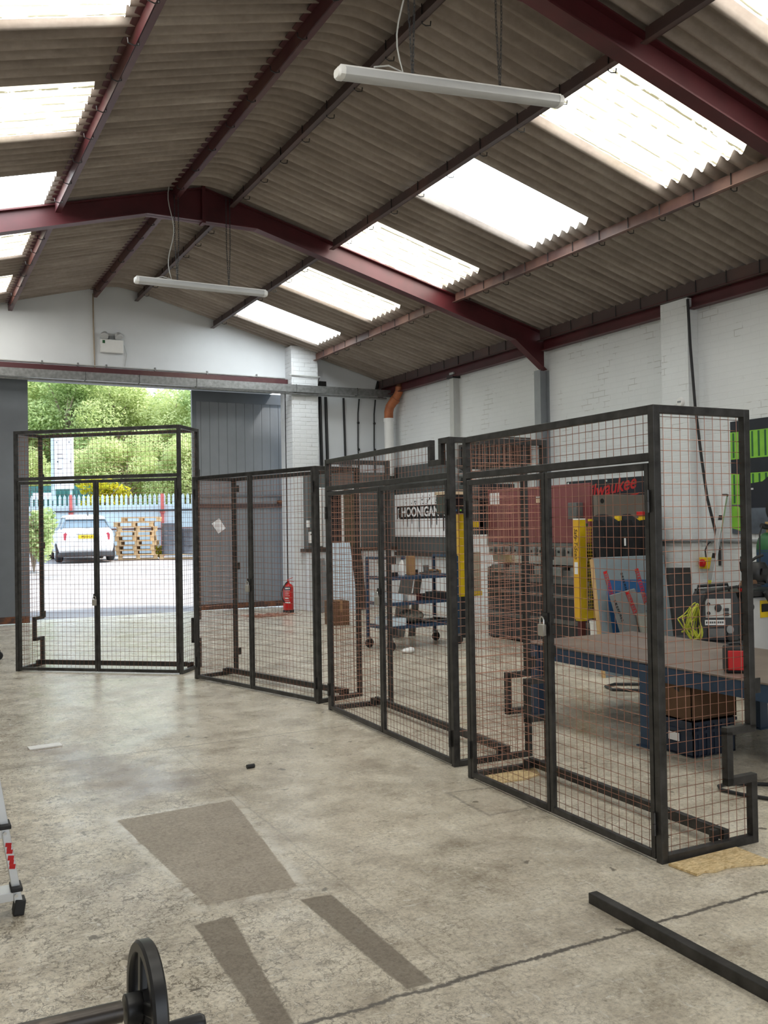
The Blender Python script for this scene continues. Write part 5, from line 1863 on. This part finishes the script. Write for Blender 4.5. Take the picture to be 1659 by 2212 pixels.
MB().add([(x1, y0, z1), (x1, y1, z1), (x1 + .09, y1, z1 - .03), (x1 + .09, y0, z1 - .05), (x1, y0, z1 - .005), (x1, y1, z1 - .005), (x1 + .09, y1, z1 - .035), (x1 + .09, y0, z1 - .055)], [(0, 1, 2, 3), (7, 6, 5, 4), (0, 4, 5, 1), (1, 5, 6, 2), (2, 6, 7, 3), (3, 7, 4, 0)]).build('side_flap', m_carddk, t, smooth=0)
rg = random.Random(21)
for i in range(9):
    p = Vector((rg.uniform(x0 + .06, x1 - .06), rg.uniform(y0 + .05, y1 - .05), z1 - .03 + rg.uniform(-.03, .03)))
    Mr = Matrix.Rotation(rg.uniform(0, 3), 3, 'Z') @ Matrix.Rotation(rg.uniform(-.7, .7), 3, 'X')
    tag(MB().cbox(p, (.13, .05, .02), Mr).build('scrap_piece', (m_midgrey, m_black, m_charcoal)[i % 3], smooth=0), 'dark metal scrap piece heaped in the cardboard box under the bench', 'scrap', 'scrap pieces in the cardboard box')
# cables on the floor
tag(MB().tube([(4.35, 3.55, .012), (4.22, 3.66, .012), (4.10, 3.73, .012), (4.03, 3.72, .012), (3.985, 3.66, .012), (4.01, 3.55, .012), (4.08, 3.40, .012), (4.2, 3.2, .012)], .010, 8).build('floor_cable', m_blackrub), 'black cable looping on the floor behind the foot of the nearest cage', 'cable')
tag(MB().tube([(6.2, 6.2, .014), (5.9, 6.4, .014), (5.75, 6.5, .014), (5.6, 6.45, .014), (5.55, 6.3, .014), (5.7, 6.15, .014), (5.95, 6.05, .014)], .013, 8).build('floor_hose', m_charcoal), 'dark hose curled on the floor beyond the bench', 'hose')

# ================================================================== WELDING CART
t = thing('welding_cart', 'dark cart with a shelf behind the bench at the right edge', 'cart', (6.6, 5.9, 0))
MB().box(6.02, 7.12, 5.62, 6.35, .10, .14).build('deck', m_charcoal, t, smooth=0)
MB().box(6.04, 6.50, 5.64, 6.2, .42, .45).build('welder_shelf', m_charcoal, t, smooth=0)
MB().box(6.46, 7.12, 5.62, 6.2, .825, .865).build('top_shelf', m_black, t, smooth=0)
for x, y in ((6.05, 5.65), (7.08, 5.65), (6.05, 6.17), (7.08, 6.17), (6.47, 5.65), (6.47, 6.17)):
    MB().box(x - .015, x + .015, y - .015, y + .015, .14, .825 if x > 6.2 else .42).build('upright', m_black, t, smooth=0)
for x in (6.15, 7.0):
    for y in (5.68, 6.28):
        MB().lathe([(0, -.018), (.042, -.018), (.05, -.01), (.05, .01), (.042, .018), (0, .018)], (x, y, .05), (0, 1, 0), 18).build('castor', m_blackrub, t)
t_weld = t = thing('welding_machine', 'black welding machine with a pale control panel on the cart', 'welder', (6.27, 5.9, .45))
wb = MB().prism([(0, 0), (.40, 0), (.41, .34), (.38, .43), (.04, .43), (0, .36)], (6.07, 5.95, .452), (1, 0, 0), (0, 0, 1), .28).build('casing', m_charcoal, t, bevel=.012)
MB().prism([(0, 0), (.255, .0), (.255, .165), (0, .165)], (6.14, 5.664, .66), (1, 0, 0), (0, 0, 1), -.006).build('control_panel', m_greylight, t, smooth=0)
for dx, dz_, r_, m_ in ((.125, .085, .036, m_black), (.03, .12, .016, m_black), (.03, .04, .016, m_black), (.20, .055, .0, m_black)):
    if r_:
        MB().lathe([(0, 0), (r_, 0), (r_ * .8, .018), (0, .02)], (6.14 + dx, 5.660, .66 + dz_), (0, -1, 0), 16).build('control_knob', m_, t)
for zz in (.675, .715):
    MB().box(6.32, 6.37, 5.652, 5.660, zz, zz + .028).build('display', m_black, t, smooth=0)
MB().box(6.13, 6.33, 5.655, 5.668, .595, .64).build('name_strip', m_paper, t, smooth=0)
b = MB()
for i in range(9):
    b.box(6.14 + i * .02, 6.152 + i * .02, 5.652, 5.656, .61, .628)
b.build('strip_lettering', m_charcoal, t, smooth=0)
MB().box(6.16, 6.32, 5.65, 5.668, .485, .565).build('lower_panel', m_midgrey, t, smooth=0)
for z in (.555, .49):
    MB().lathe([(0, 0), (.036, 0), (.036, .016), (.02, .02), (0, .02)], (6.38, 5.67, z), (0, -1, 0), 20).build('socket', m_greycol if z > .5 else m_black, t)
MB().tube([(6.09, 5.78, .86), (6.10, 5.78, .93), (6.40, 5.78, .945), (6.42, 5.78, .86)], .014, 8).build('carry_handle', m_black, t)
t_weld.rotation_euler.z = R(-32)
t_weld.scale = (.84, .9, .98)
t_weld.location.x += .06
t_weld.location.y -= .02
t = thing('yellow_cable_coil', 'tangle of yellow green cable hanging beside the welding machine', 'cable', (5.96, 5.8, .5))
rg = random.Random(9)
for k in range(8):
    pts = []
    f1, f2, f3 = rg.uniform(0, 6), rg.uniform(0, 6), rg.uniform(.55, 1.05)
    for i in range(32):
        a = 2 * math.pi * i / 32
        pts.append((5.96 + .085 * f3 * math.cos(a) + .03 * math.sin(2 * a + f1), 5.70 + .012 * k + .03 * math.sin(2 * a + f2), .63 + .14 * f3 * math.sin(a) + .035 * math.cos(3 * a + f2)))
    MB().tube(pts, .0055, 6, closed=True).build('loop', m_lime, t)
MB().tube([(5.97, 5.7, .5), (5.85, 5.75, .45), (5.72, 5.9, .2), (5.65, 5.95, .02)], .0075, 6).build('tail', m_lime, t)
t = thing('plasma_cutter', 'pale grey cabinet with a yellow sticker beside the welding machine', 'cabinet', (6.7, 5.9, .14))
MB().box(6.52, 6.98, 5.66, 6.15, .142, .81).build('casing', m_whitegrey, t, bevel=.01)
MB().box(6.68, 6.82, 5.652, 5.66, .63, .78).build('yellow_sticker', m_yellow, t, smooth=0)
MB().box(6.69, 6.81, 5.648, 5.652, .68, .75).build('sticker_mark', m_black, t, smooth=0)
MB().lathe([(0, 0), (.03, 0), (.03, .01), (0, .012)], (6.57, 5.66, .73), (0, -1, 0), 16).build('dial', m_black, t)
# on the top shelf
t = thing('welding_helmet', 'black welding helmet with its strap up on the dark cart shelf', 'helmet', (6.78, 5.8, .866))
b = MB()
rings = []
for f, rx, ry in ((0, .06, .05), (.12, .105, .09), (.4, .125, .115), (.75, .12, .125), (1, .09, .10)):
    rings.append([Vector((6.80 + rx * math.cos(a), 5.80 + .02 * f + ry * math.sin(a) * (1 if math.sin(a) < 0 else .55), .91 + .2 * f)) for a in [2 * math.pi * i / 20 for i in range(20)]])
b.loft(rings)
b.build('shell', m_black, t)
MB().box(6.74, 6.86, 5.675, 5.69, 1.0, 1.06).build('visor', m_glassdark, t, smooth=0)
MB().tube([(6.68, 5.82, 1.0), (6.60, 5.78, 1.05), (6.56, 5.75, 1.12), (6.58, 5.76, 1.16), (6.64, 5.8, 1.10), (6.72, 5.84, 1.09), (6.86, 5.84, 1.15), (6.92, 5.82, 1.17)], .014, 8).build('head_band', m_blackrub, t)
MB().tube([(6.88, 5.76, 1.02), (6.95, 5.76, .94), (6.86, 5.70, .88)], .008, 6).build('chin_strap', m_charcoal, t)
tag(MB().tube([(6.50, 5.72, .90), (6.60, 5.76, .925), (6.72, 5.74, .93)], [.02, .035, .03], 10).build('brown_glove', m_carddk), 'brown leather glove on the dark cart shelf', 'glove')
tag(MB().tube([(6.46, 5.68, .885), (6.52, 5.67, .893)], .018, 10).build('red_clamp', m_red), 'small red clamp at the left end of the dark cart shelf', 'clamp')
rg = random.Random(13)
for i, lab in enumerate(('thick black welding lead draped over the welding machine', 'black welding lead looping over the left side of the welding machine', 'black lead heaped on the dark cart shelf')):
    if i < 2:
        pts = [(6.6, 5.7 + .03 * i, .89), (6.42, 5.66 + .02 * i, .915), (6.25, 5.66, .91 - .01 * i), (6.08 - .03 * i, 5.68, .88), (6.03 - .02 * i, 5.70, .78), (6.02 - .03 * i, 5.72, .6), (6.03, 5.73, .50)]
    else:
        pts = [(6.55 + .02 * j + .05 * math.sin(j * 2.2), 5.72 + .05 * math.cos(j * 2.2), .885 + .004 * j) for j in range(14)]
    tag(MB().tube(pts, .011, 8).build('welding_lead', m_blackrub), lab, 'cable', 'welding leads on the cart')
t = thing('welding_torch', 'black welding torch hanging on its lead in front of the pale cabinet', 'torch', (6.75, 5.6, .7))
MB().tube([(6.68, 5.60, .86), (6.74, 5.585, .76), (6.78, 5.58, .70)], [.022, .024, .016], 10).build('torch_handle', m_blackrub, t)
MB().tube([(6.78, 5.58, .70), (6.81, 5.58, .65), (6.83, 5.58, .6)], [.012, .01, .008], 8).build('torch_neck', m_chrome, t)
t = thing('gas_cylinder', 'blue gas cylinder with a green shoulder at the right edge', 'gas cylinder', (7.45, 6.2, 0))
gc = (7.46, 6.2, 0)
MB().lathe([(0, 0), (.105, 0), (.115, .02), (.115, 1.20)], gc, seg=28).build('cylinder_body', m_blue, t)
MB().lathe([(.1152, 1.18), (.113, 1.24), (.095, 1.31), (.06, 1.35), (.03, 1.365), (0, 1.365)], gc, seg=28).build('green_shoulder', m_greendk, t)
MB().lathe([(0, 1.36), (.022, 1.36), (.022, 1.43), (.03, 1.44), (.03, 1.47), (0, 1.47)], gc, seg=16).build('valve', m_goldp, t)
MB().tube([(7.46, 6.2, 1.42), (7.36, 6.19, 1.43)], .028, 12).build('regulator', m_black, t)
MB().tube([(7.36, 6.19, 1.43), (7.30, 6.17, 1.35), (7.26, 6.14, 1.1), (7.28, 6.12, .9)], .008, 6).build('gas_hose', m_blackrub, t)
t = thing('black_tool_bag', 'black bag with a pale trim hanging low at the right edge behind the bench', 'bag', (6.95, 5.5, .3))
MB().cbox((6.98, 5.50, .52), (.26, .14, .26)).build('bag_body', m_blackrub, t, bevel=.03)
MB().bar((6.86, 5.425, .635), (7.10, 5.425, .645), .012, .018).build('pale_trim', m_white, t, smooth=0)
MB().box(6.85, 7.1, 5.44, 5.6, 0, .388).build('bag_stand', m_maroonL, t, smooth=0)

# ================================================================== RIGHT WALL
def wallbox(name, y0, y1, z0, z1, m_, x0=8.155, x1=8.178, parent=None, **k):
    return MB().box(x0, x1, min(y0, y1), max(y0, y1), z0, z1).build(name, m_, parent, smooth=0, **k)


WX = Vector((0, -1, 0)); WZ = Vector((0, 0, 1))
t = thing('black_banner', 'black banner with red script lettering on the right wall', 'banner', (8.17, 9.3, 1.8))
wallbox('cloth', 8.52, 10.12, 1.50, 2.055, m_navy, 8.160, 8.172, t)
b = MB()
tx2 = Vector((0, -math.cos(R(7)), math.sin(R(7)))); tz2 = Vector((0, math.sin(R(7)), math.cos(R(7))))
b.text('Milwaukee', .25, (8.158, 9.30, 1.925), tx2, tz2, .001, .35, .004, sx=1.0)
b.build('red_lettering', m_red, t, smooth=0)
MB().add([Vector((8.158, 9.25, 1.745)), Vector((8.158, 8.72, 1.835)), Vector((8.158, 8.70, 1.855)), Vector((8.158, 9.2, 1.785))], [(0, 1, 2, 3)]).build('red_swoosh', m_red, t, smooth=0)
for y in (8.56, 9.3, 10.08):
    MB().lathe([(0, 0), (.014, 0), (.014, .004), (0, .004)], (8.160, y, 2.03), (-1, 0, 0), 12).build('eyelet', m_alu, t)

t = thing('white_banner', 'white banner with black splattered lettering on the shade-toned grey boards', 'banner', (8.09, 14.1, 1.7))
wallbox('cloth', 13.05, 15.02, 1.28, 2.05, m_paper, 8.082, 8.096, t)
b = MB()
xb = 8.0795
b.prism([(0.10, 1.60), (1.93, 1.60), (1.93, 1.835), (0.10, 1.835)], (xb + .002, 15.02, 0), WX, WZ, .002)
b.build('black_band', m_black, t, smooth=0)
MB().text('HOONIGAN', .235, (xb - .001, 14.08, 1.715), WX, WZ, .001, 0, .007, sx=1.02).text('[', .21, (xb - .001, 14.86, 1.715), WX, WZ, .001, 0, .002).text('.', .235, (xb - .001, 13.24, 1.715), WX, WZ, .001, 0, .004).build('lettering', m_paper, t, smooth=0)
rg = random.Random(4)
b = MB()
for u in (.34, .50, .66, .92, 1.22, 1.32, 1.36, 1.52, 1.75):
    L_ = rg.uniform(.07, .24)
    wd = rg.uniform(.010, .020)
    b.prism([(u - wd, 1.605), (u - wd * .7, 1.605 - L_), (u, 1.605 - L_ - .02), (u + wd * .7, 1.605 - L_), (u + wd, 1.605)][::-1], (xb + .002, 15.02, 0), WX, WZ, .002)
b.build('paint_drip', m_black, t, smooth=0)
b = MB()
for i in range(46):
    u = min(max(rg.gauss(1.15, .33), .3), 1.85); z = 1.85 + abs(rg.gauss(0, .07)); r_ = rg.choice((.006, .009, .012, .02))
    if z > 2.02:
        continue
    n_ = 7
    b.prism([(u + r_ * math.cos(6.283 * k / n_) * rg.uniform(.7, 1.2), z + r_ * math.sin(6.283 * k / n_) * rg.uniform(.7, 1.2)) for k in range(n_)], (xb + .002, 15.02, 0), WX, WZ, .002)
b.build('paint_splatter', m_black, t, smooth=0)

t = thing('green_poster', 'green poster of a dark off road car before containers at the right edge', 'poster', (8.17, 6.2, 1.9))
PY = 7.26
wallbox('backing', 4.9, PY, 1.34, 2.58, m_navy, 8.158, 8.176, t)
xp = 8.157


def pp(pts, m_, nm, k=1):
    return MB().prism(pts, (xp, PY, 0), WX, WZ, .0012 * k).build(nm, m_, t, smooth=0)


b = MB(); b2 = MB()
for (z0, z1) in ((2.16, 2.46), (1.66, 2.0)):
    b.prism([(.0, z0), (2.36, z0), (2.36, z1), (0, z1)], (xp, PY, 0), WX, WZ, .0012)
    u = .03
    while u < 2.3:
        b2.prism([(u, z0 + .015), (u + .025, z0 + .015), (u + .025, z1 - .01), (u, z1 - .01)], (xp - .0012, PY, 0), WX, WZ, .0012)
        u += .085
b.build('container_print', m_green, t, smooth=0)
b2.build('container_ribs', m_greendk, t, smooth=0)
pp([(0, 1.34), (2.36, 1.34), (2.36, 1.66), (0, 1.66)], m_greyprint, 'ground_print')
pp([(0.0, 1.40), (.16, 1.36), (.2, 1.5), (.1, 1.64), (0, 1.65)], m_green, 'grass_print', 2)
pp([(.13, 1.62), (.12, 1.78), (.20, 1.88), (.42, 1.90), (.60, 2.02), (1.5, 2.05), (1.9, 1.86), (2.0, 1.62)][::-1], m_navy, 'car_print', 3)
pp([(.18, 1.815), (.30, 1.815), (.30, 1.835), (.18, 1.835)], m_whitegrey, 'bumper_print', 4)
for u in (.62, 1.6):
    z = 1.60
    pp([(u + .165 * math.cos(6.283 * k / 28), z + .165 * math.sin(6.283 * k / 28)) for k in range(28)], m_black, 'tyre_print', 5)
    pp([(u + .125 * math.cos(6.283 * k / 28), z + .125 * math.sin(6.283 * k / 28)) for k in range(28)], m_goldp, 'rim_print', 6)
    pp([(u + .10 * math.cos(6.283 * k / 28), z + .10 * math.sin(6.283 * k / 28)) for k in range(28)], m_black, 'wheel_gap_print', 7)
    b = MB()
    for k in range(6):
        a = 6.283 * k / 6 + .3
        d = Vector((math.cos(a), math.sin(a))); n_ = Vector((-d.y, d.x)) * .014
        b.prism([(u - n_.x, z - n_.y), (u + d.x * .105 - n_.x, z + d.y * .105 - n_.y), (u + d.x * .105 + n_.x, z + d.y * .105 + n_.y), (u + n_.x, z + n_.y)], (xp, PY, 0), WX, WZ, .0012 * 8)
    b.build('wheel_spoke_print', m_goldp, t, smooth=0)

t = thing('unit_heater', 'dark dusty heater unit mounted high on the right wall behind the cages', 'heater', (7.95, 11.6, 2.24))
MB().box(7.78, 8.17, 10.92, 12.3, 2.36, 2.74).build('heater_case', m_darkwood, t, bevel=.01)
for i in range(14):
    y = 11.0 + i * .092
    MB().box(7.765, 7.782, y, y + .03, 2.40, 2.70).build('fin', m_charcoal, t, smooth=0)
MB().tube([(7.86, 10.95, 2.27), (7.86, 12.35, 2.27)], .045, 14).build('lower_pipe', m_galv, t)
MB().box(7.76, 7.78, 12.05, 12.15, 2.52, 2.62).build('white_tag', m_paper, t, smooth=0)
MB().tube([(7.9, 12.45, 2.36), (7.85, 12.5, 2.25), (7.8, 12.5, 2.0), (7.85, 12.5, 1.9)], .085, 14).build('flue_bend', m_galv, t)
t = thing('smoke_detector', 'round white detector on the white brick pier', 'detector', (8.02, 7.83, 2.87))
MB().lathe([(0, 0), (.055, 0), (.055, .015), (.045, .03), (0, .034)], (8.02, 7.84, 2.87), (-1, 0, 0), 20).build('base', m_white, t)
MB().box(7.983, 7.99, 7.815, 7.865, 2.86, 2.88).build('vent_mark', m_greycol, t, smooth=0)
tag(MB().tube([(8.00, 7.69, 4.03), (8.0, 7.665, 3.5), (8.02, 7.63, 2.8), (8.05, 7.58, 2.2), (8.06, 7.52, 1.75), (8.10, 7.47, 1.45), (8.15, 7.44, 1.15), (8.15, 7.44, .98)], .016, 8).build('black_cable', m_blackrub), 'thick black cable hanging down the right side of the brick pier', 'cable')
tag(MB().tube([(8.155, 8.55, 1.26), (8.155, 8.15, 1.26), (7.995, 8.14, 1.26), (7.995, 7.71, 1.26), (8.155, 7.69, 1.26), (8.155, 3.0, 1.25)], .019, 8).build('wall_conduit', m_greycol), 'grey conduit running level along the right wall', 'conduit')
t = thing('isolator_switch', 'yellow isolator switch with a red knob on the right wall', 'switch', (8.15, 7.63, 1.0))
MB().box(8.09, 8.178, 7.57, 7.69, .94, 1.07).build('yellow_box', m_yellow, t, bevel=.008)
MB().lathe([(0, 0), (.045, 0), (.045, .02), (.035, .035), (0, .036)], (8.09, 7.63, 1.005), (-1, 0, 0), 18).build('red_knob', m_red, t)
MB().tube([(8.14, 7.63, 1.07), (8.14, 7.64, 1.15), (8.14, 7.60, 1.22), (8.15, 7.55, 1.26)], .009, 6).build('feed_cable', m_charcoal, t)
t = thing('spirit_level', 'long aluminium spirit level leaning against the right wall', 'spirit level', (7.66, 7.36, 0))
la, lb = Vector((7.70, 7.36, .02)), Vector((8.10, 7.30, 1.76))
ld = (lb - la).normalized()
MB().bar(la, lb, .028, .062, (0, 1, 0)).build('level_body', m_alu, t, smooth=0, bevel=.003)
for f, m_ in ((.45, m_lime), (.86, m_black), (.62, m_black)):
    p = la + (lb - la) * f
    MB().bar(p - ld * .028, p + ld * .028, .034, .050, (0, 1, 0)).build('vial', m_, t, smooth=0)
for p in (la - ld * .008, lb + ld * .008):
    MB().bar(p - ld * .012, p + ld * .012, .032, .066, (0, 1, 0)).build('end_cap', m_blackrub, t, smooth=0)
